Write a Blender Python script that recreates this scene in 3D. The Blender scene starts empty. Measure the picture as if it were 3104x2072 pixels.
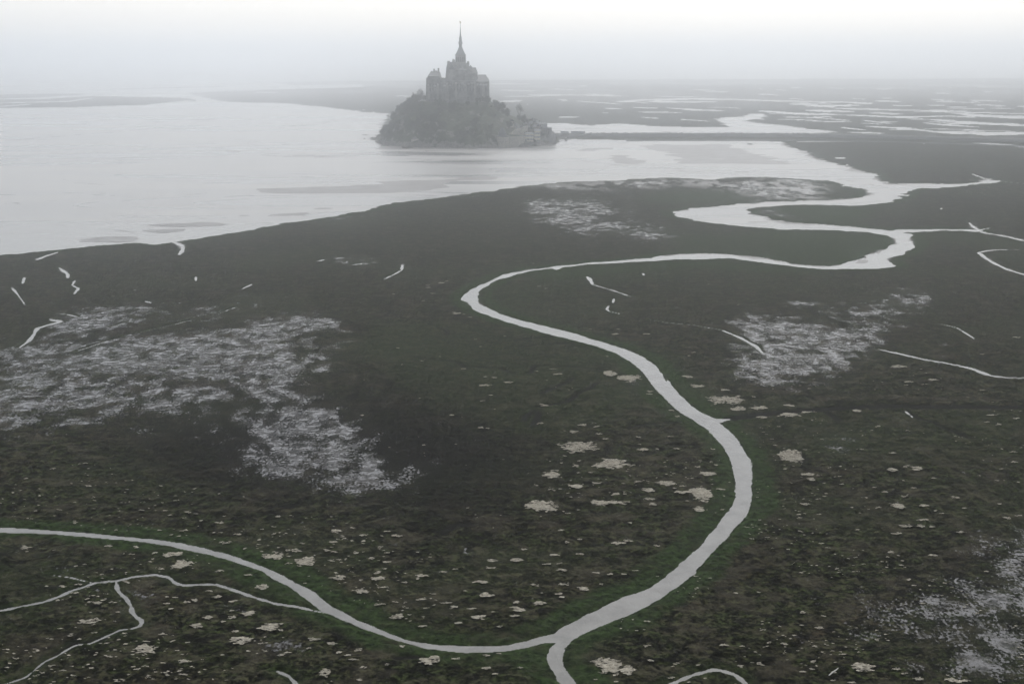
import bpy, math, random
import numpy as np
from mathutils import Vector
R = math.radians
S = bpy.context.scene
COL = S.collection

# ------------------------------------------------------------------ camera
W0, H0 = 3104.0, 2072.0          # size of the photograph the layout was measured in
FPX = 4311.0                     # 50 mm lens on a 36 mm sensor
CX, CY = 1552.0, 1036.0
HORIZON = 160.0
CAMH = 118.0
PITCH = math.atan((CY - HORIZON) / FPX)
cam = bpy.data.cameras.new("camera"); cam.lens = 50.0; cam.sensor_width = 36.0
cam.clip_start = 1.0; cam.clip_end = 200000.0
camo = bpy.data.objects.new("camera", cam); COL.objects.link(camo)
camo.location = (0, 0, CAMH); camo.rotation_euler = (math.pi / 2 - PITCH, 0, 0)
S.camera = camo

# ------------------------------------------------------------------ light
S.view_settings.view_transform = 'Standard'; S.view_settings.look = 'None'
S.view_settings.gamma = 1.0; S.view_settings.exposure = 0.0
S.cycles.use_denoising = True
S.cycles.max_bounces = 8; S.cycles.volume_bounces = 6; S.cycles.diffuse_bounces = 2
S.cycles.glossy_bounces = 3; S.cycles.transparent_max_bounces = 8
SUN_EL, SUN_AZ = R(48), R(12)     # azimuth: clockwise from +Y, ahead and to the right
world = bpy.data.worlds.new("World"); S.world = world; world.use_nodes = True
wn = world.node_tree; wn.nodes.clear(); L = wn.links.new
out = wn.nodes.new('ShaderNodeOutputWorld'); bg = wn.nodes.new('ShaderNodeBackground')
sky = wn.nodes.new('ShaderNodeTexSky'); sky.sky_type = 'NISHITA'; sky.sun_disc = False
sky.sun_elevation = SUN_EL; sky.sun_rotation = SUN_AZ; sky.dust_density = 3.0; sky.air_density = 1.0; sky.altitude = 100
# thick bright overcast: brightest round the veiled sun, duller behind the camera
geo = wn.nodes.new('ShaderNodeTexCoord')
dot = wn.nodes.new('ShaderNodeVectorMath'); dot.operation = 'DOT_PRODUCT'
sd = (math.sin(SUN_AZ) * math.cos(SUN_EL), math.cos(SUN_AZ) * math.cos(SUN_EL), math.sin(SUN_EL))
dot.inputs[1].default_value = sd
L(geo.outputs['Generated'], dot.inputs[0])
ramp = wn.nodes.new('ShaderNodeMapRange'); ramp.inputs[1].default_value = -0.6; ramp.inputs[2].default_value = 1.0
ramp.inputs[3].default_value = 0.0; ramp.inputs[4].default_value = 1.0
L(dot.outputs['Value'], ramp.inputs[0])
cr = wn.nodes.new('ShaderNodeValToRGB'); e = cr.color_ramp.elements
e[0].position = 0.0; e[0].color = (0.14, 0.15, 0.17, 1)
e[1].position = 1.0; e[1].color = (2.0, 1.98, 1.94, 1)
for p, c in ((0.40, (0.28, 0.29, 0.31, 1)), (0.66, (0.62, 0.64, 0.67, 1)), (0.79, (0.88, 0.88, 0.88, 1)), (0.91, (1.16, 1.165, 1.17, 1))):
    n = cr.color_ramp.elements.new(p); n.color = c
L(ramp.outputs[0], cr.inputs[0])
nsc = wn.nodes.new('ShaderNodeVectorMath'); nsc.operation = 'SCALE'; nsc.inputs['Scale'].default_value = 0.4
L(sky.outputs[0], nsc.inputs[0])
cl = wn.nodes.new('ShaderNodeVectorMath'); cl.operation = 'SCALE'; cl.inputs['Scale'].default_value = 10.2
L(cr.outputs[0], cl.inputs[0])
ad = wn.nodes.new('ShaderNodeVectorMath'); ad.operation = 'ADD'
L(nsc.outputs[0], ad.inputs[0]); L(cl.outputs[0], ad.inputs[1])
L(ad.outputs[0], bg.inputs[0]); bg.inputs[1].default_value = 0.1
L(bg.outputs[0], out.inputs[0])
sl = bpy.data.lights.new("sun", 'SUN'); sl.energy = 0.9; sl.angle = R(12); sl.color = (1.0, 0.975, 0.945)
so = bpy.data.objects.new("sun", sl); COL.objects.link(so)
so.rotation_euler = Vector(sd).to_track_quat('Z', 'Y').to_euler(); so.location = (0, 0, 600)

# ------------------------------------------------------------------ helpers
CT, ST = math.cos(PITCH), math.sin(PITCH)
def ray(x, y):
    return (x - CX, FPX * CT - (y - CY) * ST, -FPX * ST - (y - CY) * CT)
def gnd(x, y, z=0.0):
    "point of the ground seen at photo pixel x, y"
    a, b, c = ray(x, y); s = (CAMH - z) / -c
    return a * s, b * s
def at(x, y, Y):
    "point at distance Y seen at photo pixel x, y -> X, Z"
    a, b, c = ray(x, y); s = Y / b
    return a * s, CAMH + c * s
Z = dict(O=(0, 0, 1.32141), A=(0, 200, 1100/2349), B=(1600, 250, 900/2349), C=(2300, 250, 804/2101),
         D=(0, 750, 1100/2300), E=(1000, 750, 1100/2300), F=(2004, 750, 1100/2300), G=(0, 1400, 1000/2333),
         H=(1000, 1400, 1000/2333), I=(2104, 1400, 1000/2333), M=(1100, 40, 620/2315), N=(1250, 50, 280/1568),
         P=(1560, 330, 160/2091), Q=(900, 380, 700/2349), K=(1660, 370, 200/2349), S=(0, 0, 1))
def px(s):
    "'A 0,10 5,20 | B ...' -> list of photo pixels"
    o = []
    for chunk in s.split('|'):
        t = chunk.split(); x0, y0, k = Z[t[0]]
        for p in t[1:]:
            a, b = p.split(','); o.append((x0 + float(a) * k, y0 + float(b) * k))
    return o
def tag(o, label=None, cat=None, group=None, kind=None):
    if label: o["label"] = label
    if cat: o["category"] = cat
    if group: o["group"] = group
    if kind: o["kind"] = kind
    return o
def link(name, me, parent=None):
    o = bpy.data.objects.new(name, me); COL.objects.link(o)
    if parent: o.parent = parent
    return o

def hash2(ix, iy, seed):
    h = (ix.astype(np.int64) * 374761393 + iy.astype(np.int64) * 668265263 + seed * 1442695041) & 0xFFFFFFFF
    h = ((h ^ (h >> 13)) * 1274126177) & 0xFFFFFFFF
    return ((h ^ (h >> 16)) & 0xFFFFFF).astype(np.float32) / 16777215.0
def vnoise(x, y, seed=0):
    ix = np.floor(x); iy = np.floor(y); fx = (x - ix).astype(np.float32); fy = (y - iy).astype(np.float32)
    fx = fx * fx * (3 - 2 * fx); fy = fy * fy * (3 - 2 * fy)
    a = hash2(ix, iy, seed); b = hash2(ix + 1, iy, seed); c = hash2(ix, iy + 1, seed); d = hash2(ix + 1, iy + 1, seed)
    return (a * (1 - fx) + b * fx) * (1 - fy) + (c * (1 - fx) + d * fx) * fy
def fbm(x, y, seed=0, oc=3):
    s = 0; a = 0.5; t = 0
    for i in range(oc):
        s = s + a * vnoise(x * 2**i + 17.3 * i, y * 2**i - 9.1 * i, seed + i); t += a; a *= 0.55
    return s / t
def sstep(a, b, x):
    t = np.clip((x - a) / (b - a), 0, 1); return t * t * (3 - 2 * t)

# ------------------------------------------------------------------ materials
def mat(name):
    m = bpy.data.materials.new(name); m.use_nodes = True
    return m, m.node_tree, m.node_tree.nodes['Principled BSDF']
def N(nt, t, **kw):
    n = nt.nodes.new(t)
    for k, v in kw.items():
        if k.startswith('i_'): n.inputs[int(k[2:])].default_value = v
        else: setattr(n, k, v)
    return n
def noise(nt, scale, detail=4, rough=0.55, vec=None):
    n = N(nt, 'ShaderNodeTexNoise'); n.inputs['Scale'].default_value = scale
    n.inputs['Detail'].default_value = detail; n.inputs['Roughness'].default_value = rough
    if vec is not None: nt.links.new(vec, n.inputs['Vector'])
    return n.outputs[0]
def mth(nt, op, a, b=None, c=None, clamp=False):
    n = N(nt, 'ShaderNodeMath', operation=op, use_clamp=clamp)
    for i, v in enumerate((a, b, c)):
        if v is None: continue
        if isinstance(v, (int, float)): n.inputs[i].default_value = v
        else: nt.links.new(v, n.inputs[i])
    return n.outputs[0]
def mixc(nt, f, a, b):
    n = N(nt, 'ShaderNodeMix', data_type='RGBA')
    for i, v in ((0, f), (6, a), (7, b)):
        if isinstance(v, tuple): n.inputs[i].default_value = v if len(v) == 4 else (*v, 1)
        elif isinstance(v, (int, float)): n.inputs[i].default_value = v
        else: nt.links.new(v, n.inputs[i])
    return n.outputs[2]
def rng(nt, v, a, b, c=0.0, d=1.0):
    n = N(nt, 'ShaderNodeMapRange'); nt.links.new(v, n.inputs[0])
    for i, q in enumerate((a, b, c, d)): n.inputs[i + 1].default_value = q
    return n.outputs[0]
def attr(nt, name):
    n = N(nt, 'ShaderNodeAttribute', attribute_name=name); return n.outputs['Fac']

def simple_mat(name, c1, c2, scale=0.3, rough=0.85, spec=0.3, bump=0.0, detail=5):
    m, nt, b = mat(name); l = nt.links.new
    tc = N(nt, 'ShaderNodeTexCoord').outputs['Object']
    n = noise(nt, scale, detail, 0.6, tc)
    l(mixc(nt, rng(nt, n, 0.35, 0.65), c1, c2), b.inputs['Base Color'])
    b.inputs['Roughness'].default_value = rough; b.inputs['Specular IOR Level'].default_value = spec
    if bump:
        bp = N(nt, 'ShaderNodeBump'); bp.inputs['Distance'].default_value = bump; bp.inputs['Strength'].default_value = 0.8
        l(n, bp.inputs['Height']); l(bp.outputs[0], b.inputs['Normal'])
    return m

# ground: marsh turf, lush banks, wet mud, ditches with painted-in shade, puddles
def ground_material():
    m, nt, b = mat("salt marsh ground"); l = nt.links.new
    pos = N(nt, 'ShaderNodeNewGeometry').outputs['Position']
    big = noise(nt, 0.012, 3, 0.5, pos); mid = noise(nt, 0.09, 4, 0.6, pos)
    tus = noise(nt, 0.85, 5, 0.65, pos); fine = noise(nt, 3.5, 3, 0.6, pos)
    warm = noise(nt, 0.045, 3, 0.6, pos)
    olive = mixc(nt, rng(nt, tus, 0.44, 0.62), (0.0015, 0.002, 0.001), (0.044, 0.057, 0.021))
    brown = mixc(nt, rng(nt, tus, 0.44, 0.62), (0.0015, 0.0014, 0.001), (0.056, 0.043, 0.027))
    turf = mixc(nt, rng(nt, mth(nt, 'MULTIPLY_ADD', warm, 0.6, mth(nt, 'MULTIPLY', mid, 0.4)), 0.47, 0.63), olive, brown)
    clump = noise(nt, 0.26, 6, 0.72, pos)
    turf = mixc(nt, rng(nt, clump, 0.44, 0.56), (0.001, 0.001, 0.0008), turf)
    turf = mixc(nt, mth(nt, 'MULTIPLY', rng(nt, mid, 0.52, 0.66), 0.6), turf, (0.048, 0.044, 0.032))
    turf = mixc(nt, mth(nt, 'MULTIPLY', rng(nt, big, 0.50, 0.62), 0.5), turf, (0.020, 0.026, 0.013))
    dry = mth(nt, 'MULTIPLY', rng(nt, noise(nt, 0.42, 5, 0.7, pos), 0.56, 0.62), rng(nt, noise(nt, 0.03, 3, 0.6, pos), 0.42, 0.55, 0.25, 1.0))
    turf = mixc(nt, mth(nt, 'MULTIPLY', dry, 0.8), turf, (0.070, 0.070, 0.038))
    spk = rng(nt, noise(nt, 0.16, 6, 0.78, pos), 0.53, 0.59)
    turf = mixc(nt, mth(nt, 'MULTIPLY', spk, 0.5), turf, (0.070, 0.066, 0.042))
    vn = N(nt, 'ShaderNodeTexNoise'); vn.inputs['Scale'].default_value = 0.035; vn.inputs['Detail'].default_value = 4; vn.inputs['Distortion'].default_value = 0.8; l(pos, vn.inputs['Vector'])
    vein = mth(nt, 'MULTIPLY', rng(nt, mth(nt, 'ABSOLUTE', mth(nt, 'SUBTRACT', vn.outputs[0], 0.5)), 0.003, 0.010, 1.0, 0.0), rng(nt, noise(nt, 0.011, 2, 0.5, pos), 0.48, 0.56))
    turf = mixc(nt, vein, turf, (0.0015, 0.0015, 0.0012))
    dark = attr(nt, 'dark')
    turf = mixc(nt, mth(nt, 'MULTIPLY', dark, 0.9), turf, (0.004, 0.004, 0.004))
    lush = mixc(nt, rng(nt, noise(nt, 0.5, 4, 0.6, pos), 0.35, 0.65), (0.003, 0.0075, 0.002), (0.033, 0.054, 0.018))
    turf = mixc(nt, attr(nt, 'green'), turf, lush)
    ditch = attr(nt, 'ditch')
    turf = mixc(nt, ditch, turf, (0.008, 0.008, 0.007))  # shade down in the ditches, painted into their mud colour
    mudn = noise(nt, 0.05, 5, 0.6, pos)
    mud = mixc(nt, rng(nt, mudn, 0.35, 0.65), (0.085, 0.08, 0.078), (0.15, 0.143, 0.138))
    mudf = attr(nt, 'mud')
    col = mixc(nt, mudf, turf, mud)
    # puddles
    dens = attr(nt, 'puddle')
    st = N(nt, 'ShaderNodeMapping'); st.inputs['Scale'].default_value = (1.6, 0.9, 1.0); l(pos, st.inputs[0])
    pn = mth(nt, 'MULTIPLY_ADD', noise(nt, 0.10, 3, 0.55, st.outputs[0]), 0.42,
             mth(nt, 'MULTIPLY', noise(nt, 0.85, 5, 0.68, st.outputs[0]), 0.58))
    pn = mth(nt, 'MULTIPLY_ADD', pn, 2.4, -0.7)
    pf = rng(nt, mth(nt, 'SUBTRACT', mth(nt, 'MULTIPLY_ADD', dens, 0.40, 0.15), pn), -0.02, 0.02)
    pf = mth(nt, 'MULTIPLY', pf, mth(nt, 'GREATER_THAN', dens, 0.02))
    pf = mth(nt, 'MULTIPLY', pf, rng(nt, noise(nt, 0.3, 5, 0.7, pos), 0.42, 0.58, 0.40, 0.95))
    col = mixc(nt, pf, col, (0.045, 0.045, 0.05))
    l(col, b.inputs['Base Color'])
    rg = mixc(nt, mudf, (0.95,)*3, (0.38,)*3)
    rg = mixc(nt, pf, rg, (0.10,)*3)
    l(rg, b.inputs['Roughness'])
    sp = mixc(nt, mudf, (0.08,)*3, (0.33,)*3)
    l(mixc(nt, pf, sp, (0.30,)*3), b.inputs['Specular IOR Level'])
    b.inputs['IOR'].default_value = 1.4
    hb = mth(nt, 'MULTIPLY_ADD', tus, 0.5, mth(nt, 'MULTIPLY', fine, 0.12))
    keep = mth(nt, 'MULTIPLY', mth(nt, 'SUBTRACT', 1.0, pf), mth(nt, 'MULTIPLY_ADD', mudf, -0.93, 1.0))
    bp = N(nt, 'ShaderNodeBump'); bp.inputs['Distance'].default_value = 1.0
    l(hb, bp.inputs['Height']); l(keep, bp.inputs['Strength']); l(bp.outputs[0], b.inputs['Normal'])
    return m
def water_material():
    m, nt, b = mat("silty water"); l = nt.links.new
    pos = N(nt, 'ShaderNodeNewGeometry').outputs['Position']
    sw = N(nt, 'ShaderNodeMapping'); sw.inputs['Scale'].default_value = (0.0022, 0.0075, 1.0); sw.inputs['Rotation'].default_value = (0, 0, R(-14)); l(pos, sw.inputs[0])
    bn = N(nt, 'ShaderNodeTexNoise'); bn.inputs['Scale'].default_value = 1.0; bn.inputs['Detail'].default_value = 5; bn.inputs['Distortion'].default_value = 1.6; l(sw.outputs[0], bn.inputs['Vector']); big = bn.outputs[0]
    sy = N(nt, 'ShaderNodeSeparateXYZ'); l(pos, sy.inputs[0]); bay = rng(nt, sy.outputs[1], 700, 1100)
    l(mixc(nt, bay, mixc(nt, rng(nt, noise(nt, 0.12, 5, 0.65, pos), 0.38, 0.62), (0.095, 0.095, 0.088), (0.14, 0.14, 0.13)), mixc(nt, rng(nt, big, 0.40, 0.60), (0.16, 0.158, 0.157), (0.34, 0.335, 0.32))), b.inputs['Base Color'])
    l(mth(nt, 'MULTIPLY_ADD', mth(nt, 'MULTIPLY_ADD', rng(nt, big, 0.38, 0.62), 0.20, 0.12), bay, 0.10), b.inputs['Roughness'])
    b.inputs['IOR'].default_value = 1.33
    mp = N(nt, 'ShaderNodeMapping'); mp.inputs['Scale'].default_value = (1.0, 0.5, 1.0); mp.inputs['Rotation'].default_value = (0, 0, R(25)); l(pos, mp.inputs[0])
    bp = N(nt, 'ShaderNodeBump'); bp.inputs['Distance'].default_value = 0.14; bp.inputs['Strength'].default_value = 1.0
    l(noise(nt, 0.9, 4, 0.55, mp.outputs[0]), bp.inputs['Height']); l(bp.outputs[0], b.inputs['Normal'])
    return m
# ------------------------------------------------------------------ the ground sheet
# spacing follows distance: fine near the camera, coarse far away, one sheet out to 45 km
YW = -0.35                                     # level of the tidal water
gx = np.concatenate([[-60000, -25000, -12000, -6000, -3000, -1500], np.arange(-700, 3805, 2.3), [4600, 6000, 9000, 15000, 28000, 63000]]).astype(np.float64)
gy = np.concatenate([np.arange(171.3, 330, 1.35), np.arange(330, 520, 1.5), np.arange(520, 1100, 1.9), np.arange(1100, 2240, 2.4)])
c_ = -FPX * ST - (gy - CY) * CT; s_ = CAMH / -c_
rowY = (FPX * CT - (gy - CY) * ST) * s_          # world Y of each row (falling)
rowS = s_
NR, NC = len(gy), len(gx)
GX = ((gx - CX)[None, :] * rowS[:, None]).astype(np.float32)
GY = np.repeat(rowY[:, None], NC, 1).astype(np.float32)

def window(x0, x1, y0, y1):
    "rows and columns of the sheet that cover a world box"
    r = np.nonzero((rowY >= y0) & (rowY <= y1))[0]
    if len(r) == 0: return None
    ra, rb = r[0], r[-1] + 1
    ks = (rowS[ra], rowS[rb - 1])
    ca = min(x0 / k for k in ks) + CX; cb = max(x1 / k for k in ks) + CX
    a = max(0, np.searchsorted(gx, ca) - 1); b = min(NC, np.searchsorted(gx, cb) + 1)
    return (slice(ra, rb), slice(a, b)) if b > a else None
def dist_lines(D, pts, hw=0.0, Rm=None, closed=False, hw_end=None):
    P = [gnd(*p) for p in pts]
    n = len(P)
    for i in range(n if closed else n - 1):
        (ax, ay), (bx, by) = P[i], P[(i + 1) % n]
        h = hw if hw_end is None else hw + (hw_end - hw) * i / max(1, n - 2)
        rr = (12 + 0.022 * min(ay, by)) if Rm is None else Rm
        w = window(min(ax, bx) - rr, max(ax, bx) + rr, min(ay, by) - rr, max(ay, by) + rr)
        if w is None: continue
        X = GX[w]; Y = GY[w]; dx, dy = bx - ax, by - ay; q = dx * dx + dy * dy + 1e-9
        t = np.clip(((X - ax) * dx + (Y - ay) * dy) / q, 0, 1)
        d = np.hypot(X - ax - t * dx, Y - ay - t * dy) - h
        D[w] = np.minimum(D[w], d)
    return D
def inside(pts):
    "even-odd fill of a traced outline on the sheet"
    Mk = np.zeros((NR, NC), bool); P = np.array(pts); n = len(P)
    xs = [[] for _ in range(NR)]
    for i in range(n):
        (ax, ay), (bx, by) = P[i], P[(i + 1) % n]
        if ay == by: continue
        lo, hi = min(ay, by), max(ay, by)
        for r in range(np.searchsorted(gy, lo), np.searchsorted(gy, hi)):
            xs[r].append(ax + (gy[r] - ay) / (by - ay) * (bx - ax))
    for r in range(NR):
        v = sorted(xs[r])
        for a, b in zip(v[::2], v[1::2]):
            Mk[r, np.searchsorted(gx, a):np.searchsorted(gx, b)] = True
    return Mk
def blur(a, n=1, kx=4, ky=2):
    a = a.astype(np.float32)
    for _ in range(n):
        for ax, k in ((0, ky), (1, kx)):
            c = np.cumsum(np.concatenate([np.repeat(np.take(a, [0], ax), k + 1, ax), a, np.repeat(np.take(a, [-1], ax), k, ax)], ax), ax)
            m = 2 * k + 1
            a = (np.take(c, range(m, c.shape[ax]), ax) - np.take(c, range(0, c.shape[ax] - m), ax)) / m
    return a

SOUTH = px('S -700,795 | A 0,1222 190,1200 380,1187 560,1165 740,1150 870,1137 940,1142 1010,1152 1080,1142 1180,1130 1440,1085 1640,1050 1850,1010 2060,985 2349,935 | O 900,465 1000,454 1100,440 | B 0,815 60,803 120,795 400,780 780,770 850,762 1070,752 1300,757 1440,762 1560,752 1900,748 2200,760 2349,780 | C 523,772 620,790 700,815 830,840 870,865 860,890 820,905 700,920 500,932 250,935 | B 2200,938 1900,942 1650,965 1530,975 1330,995 1140,1020 1200,1055 1330,1085 1500,1110 1700,1130 2000,1155 | C 523,1160 700,1172 900,1185 1000,1205 1060,1230 1080,1265 1050,1305 950,1325 900,1355 800,1400 700,1430 560,1450 400,1445 250,1430 100,1395 0,1378 | B 1600,1358 1400,1348 1200,1352 1000,1374 960,1388 700,1408 450,1428 200,1457 | E 1254,137 1150,160 1060,185 980,225 900,262 855,295 850,320 875,358 950,405 1050,440 1200,490 1400,545 1550,580 1700,620 1820,670 1900,710 1960,760 2010,815 2060,880 2150,970 2220,1035 | F 198,1080 300,1150 380,1230 430,1300 455,1370 470,1450 475,1568 | I 290,120 300,180 290,240 270,300 240,340 190,400 140,470 90,520 50,580 0,625 | H 2333,835 2230,900 2100,940 1950,1010 1800,1080 1700,1135 1620,1175 1590,1205 1480,1225 1400,1255 1250,1285 1000,1295 800,1285 650,1270 500,1235 350,1175 200,1110 100,1055 | G 2333,1010 2250,940 2180,890 2080,840 2000,790 1900,745 1700,675 1500,615 1300,570 1100,540 900,520 700,500 400,478 200,465 0,455 -900,440')
SOUTHR = px('G -900,470 0,487 200,490 400,497 700,525 1000,552 1200,580 1450,635 1600,670 1700,705 1850,760 1950,825 2060,880 2150,940 2230,1000 2280,1045 2333,1060 | H 100,1105 250,1165 400,1220 550,1270 700,1305 900,1328 1100,1332 1280,1320 1400,1295 1500,1270 1600,1262 1560,1310 1535,1370 1560,1430 1600,1500 1640,1568 1700,1700 1760,1800 1950,1800 1850,1700 1760,1568 1700,1500 1650,1440 1635,1370 1650,1310 1700,1250 1800,1190 1950,1130 2100,1075 2250,1000 2333,950 | I 0,780 60,700 130,620 200,550 280,470 340,400 380,350 405,280 408,200 405,100 405,0 | F 570,1480 572,1400 555,1330 510,1260 470,1200 420,1150 370,1105 440,1082 340,1078 250,1040 180,990 110,925 50,860 20,800 | E 2200,930 2135,860 2110,800 2060,740 1990,690 1900,650 1800,615 1650,575 1500,530 1350,490 1200,455 1080,415 990,375 945,340 930,300 960,260 1050,205 1180,160 1330,138 1410,128 1440,142 1460,120 1600,105 1900,88 2200,70 | B 1600,1387 1800,1408 2000,1438 2150,1458 2349,1475 | C 700,1475 900,1472 1060,1462 1088,1450 1030,1415 1050,1385 1150,1350 1220,1300 1230,1265 1200,1220 1160,1190 1095,1187 1300,1175 1600,1170 1740,1185 1750,1165 1650,1160 1400,1158 1200,1163 1050,1172 950,1160 700,1140 500,1125 250,1105 100,1085 | B 1900,1060 1780,1040 1700,1015 1740,1000 1850,980 2000,968 2200,965 | C 523,967 650,970 720,980 850,965 950,955 1040,940 1100,905 1160,880 1180,850 1300,835 1500,828 1700,808 1850,793 1870,775 1800,755 1760,780 1700,795 1500,803 1250,800 1050,800 980,800 950,760 890,720 750,680 600,640 450,600 350,540 250,510 180,485 220,474 | B 1900,462 1500,461 1000,462 700,452 400,448 200,452 | S 1650,428 1560,437 1400,440 1250,436 1160,425 1140,410 1185,345 | M 0,1118 | S 1100,246 | S 1500,243 3800,236 3800,165 -700,165')
NORTHW = px('B 110,322 300,322 500,340 720,322 1000,345 1300,352 1600,352 1540,322 1480,290 1560,275 1700,270 1780,245 1850,248 1900,268 1800,290 1720,302 1830,320 2000,335 2200,365 2349,375 | C 600,385 560,398 400,402 | B 1500,400 700,398 215,400')
LANDS = [px('A 1240,175 1500,160 2000,147 2349,137 2420,300 2349,292 2250,283 2100,262 1950,250 1850,240 1560,235 1400,222'),
         px('A -900,222 0,215 300,215 600,195 1100,205 1240,210 1250,228 1100,235 950,250 800,255 500,265 0,272 -900,275'),
         px('A -900,190 0,185 300,180 550,178 500,188 200,205 0,212 -900,215'),
         px('A 1750,108 2349,95 2420,118 1900,124'), px('A 700,150 1000,140 1500,130 1400,136 1000,148')]
BANKS = [px('O 560,435 820,421 1000,409 1150,403 1130,410 1000,420 1050,425 900,443 700,447 600,442'),
         px('B 860,500 1000,490 1500,487 1600,490 1640,515 1850,570 2000,610 2120,645 1700,648 1200,650 1180,600 1100,560 950,530'),
         px('B 650,570 780,575 850,600 930,630 1000,650 820,655 700,635 640,590'),
         px('B 310,540 500,512 800,496 700,520 500,540'),
         px('Q 790,210 900,190 1100,190 1150,215 1050,250 850,240'),
         px('Q 1040,228 1200,210 1700,214 2200,208 2349,200 2349,235 1900,232 1500,240 1200,245'),
         px('A 860,1050 1000,1015 1400,980 1650,955 1600,1000 1300,1050 1050,1090 900,1070'),
         px('A 430,1110 600,1095 800,1085 950,1110 900,1140 500,1150'),
         px('A 1730,960 1800,940 2100,915 2250,905 1950,965 1800,975'),
         px('Q 1860,330 1950,350 2100,385 2349,400 2349,403 2050,395'),
         px('C 800,850 870,850 900,885 850,905 780,900'), px('C 980,790 1200,800 1150,820 1020,810'),
         px('C 800,1390 900,1345 1040,1310 1000,1350 900,1400 760,1440'),
         px('C 0,1040 100,1070 300,1100 600,1140 500,1140 200,1115 0,1090'),
         px('B 1000,395 1480,396 1500,402 215,402 260,396'), px('B 1640,1355 2200,1400 2349,1440 2349,1452 1900,1400 1640,1368')]
STREAKS = [('A 0,482 200,470 500,445 960,408', 1.6), ('A 1400,530 1600,560 1900,575 2349,588', 3.4), ('A 1420,545 1800,583 2200,590', 2.4),
           ('A 0,410 300,407', 1.6), ('A 60,885 300,870 850,848 1200,832 1340,822', 1.8), ('A 380,720 480,755 900,775 1350,770', 1.5),
           ('A 1780,400 2100,372 2200,360 2150,345', 1.5), ('A 1060,350 1400,345', 1.2), ('A 20,890 50,888', 4), ('A 70,880 140,895', 3.5),
           ('A 600,1040 650,1025 700,1050 900,1080 1010,1100', 2.2), ('Q 0,290 300,290 600,285 860,270', 2.4), ('Q 300,310 700,300 900,285', 1.8),
           ('Q 900,290 1150,262 1700,250', 2.2), ('Q 1200,365 1420,338', 2), ('B 300,600 700,650 1500,700', 1.5), ('B 1080,690 1500,712 1750,705', 2),
           ('B 280,385 700,383 1310,388', 2.4), ('B 210,385 300,370 500,362', 1.4), ('C 0,560 150,600 320,650', 1.6), ('C 500,740 800,790 1000,830 1150,820', 2),
           ('B 1800,1040 1500,1075', 2.0), ('B 1700,1100 1950,1100', 2.0), ('A 1730,965 1850,985 1920,995', 2), ('B 1740,486 1790,488', 6)]
FARW = [('B 0,95 400,100 800,108', 6), ('B 700,147 950,137 1400,130 1800,133', 11), ('B 930,152 1500,153', 8), ('B 1400,72 1580,74', 4),
        ('B 1090,195 1130,203 1300,212 1560,225', 5), ('B 590,240 640,238', 5), ('B 390,147 740,170', 3), ('B 1210,292 1430,305', 4),
        ('B 1000,108 1350,115', 3), ('B 1650,137 2349,155', 7), ('C 240,168 400,175 560,190 620,195', 10), ('C 560,180 800,182', 6),
        ('C 600,205 850,212 1250,220 1500,228', 7), ('C 370,218 600,225 760,232', 12), ('C 0,228 250,240 500,254', 10),
        ('C 870,243 1000,242 1140,248', 9), ('C 640,255 900,265 1300,285', 8), ('C 1300,228 1600,235 2400,255', 5), ('C 1520,245 1800,263 2400,290', 15),
        ('C 500,282 720,300', 4), ('C 830,300 950,315 1060,325', 7), ('C 1350,290 1600,310 1850,330 2400,355', 14), ('C 1300,320 1500,335 1750,352', 8),
        ('C 840,345 1250,365', 7), ('C 1000,352 1400,385', 8), ('C 1350,387 1600,400 1800,406 2400,402', 18), ('C 700,392 1000,402', 7), ('C 650,355 850,375', 6),
        ('C 1700,477 1900,488 2101,508 2400,540', 9), ('C 300,468 800,466', 4), ('C 1280,478 1320,480', 5), ('C 1400,148 1560,152', 4), ('C 1500,193 1650,195', 4),
        ('C 1870,192 1930,192', 3), ('C 300,300 330,290', 6), ('C 600,595 690,597', 8), ('C 350,545 385,545', 6), ('C 690,645 712,655', 6),
        ('A 1190,175 1260,205 1300,235 1340,245', 14), ('A 960,250 1100,237 1250,225', 7), ('A 0,240 300,232 450,228 600,208', 5), ('A 0,262 200,247', 4),
        ('A 1650,170 1800,171', 4), ('M 370,937 540,940', 6), ('M 1430,797 1900,802', 14), ('M 1550,870 1960,880', 6), ('M 1510,1003 1650,995 1810,990', 14),
        ('M 1600,945 2315,928', 7), ('M 2250,990 2315,988', 7), ('M 1850,1033 1875,1033', 8), ('C 0,142 400,150 900,160', 6), ('C 1000,270 1300,285', 4),
        ('C 900,425 1500,430 2200,450', 3), ('C 1690,722 1740,740 1790,760', 6), ('C 1435,1000 1455,995', 14), ('C 1840,905 1850,885', 9)]
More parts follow.
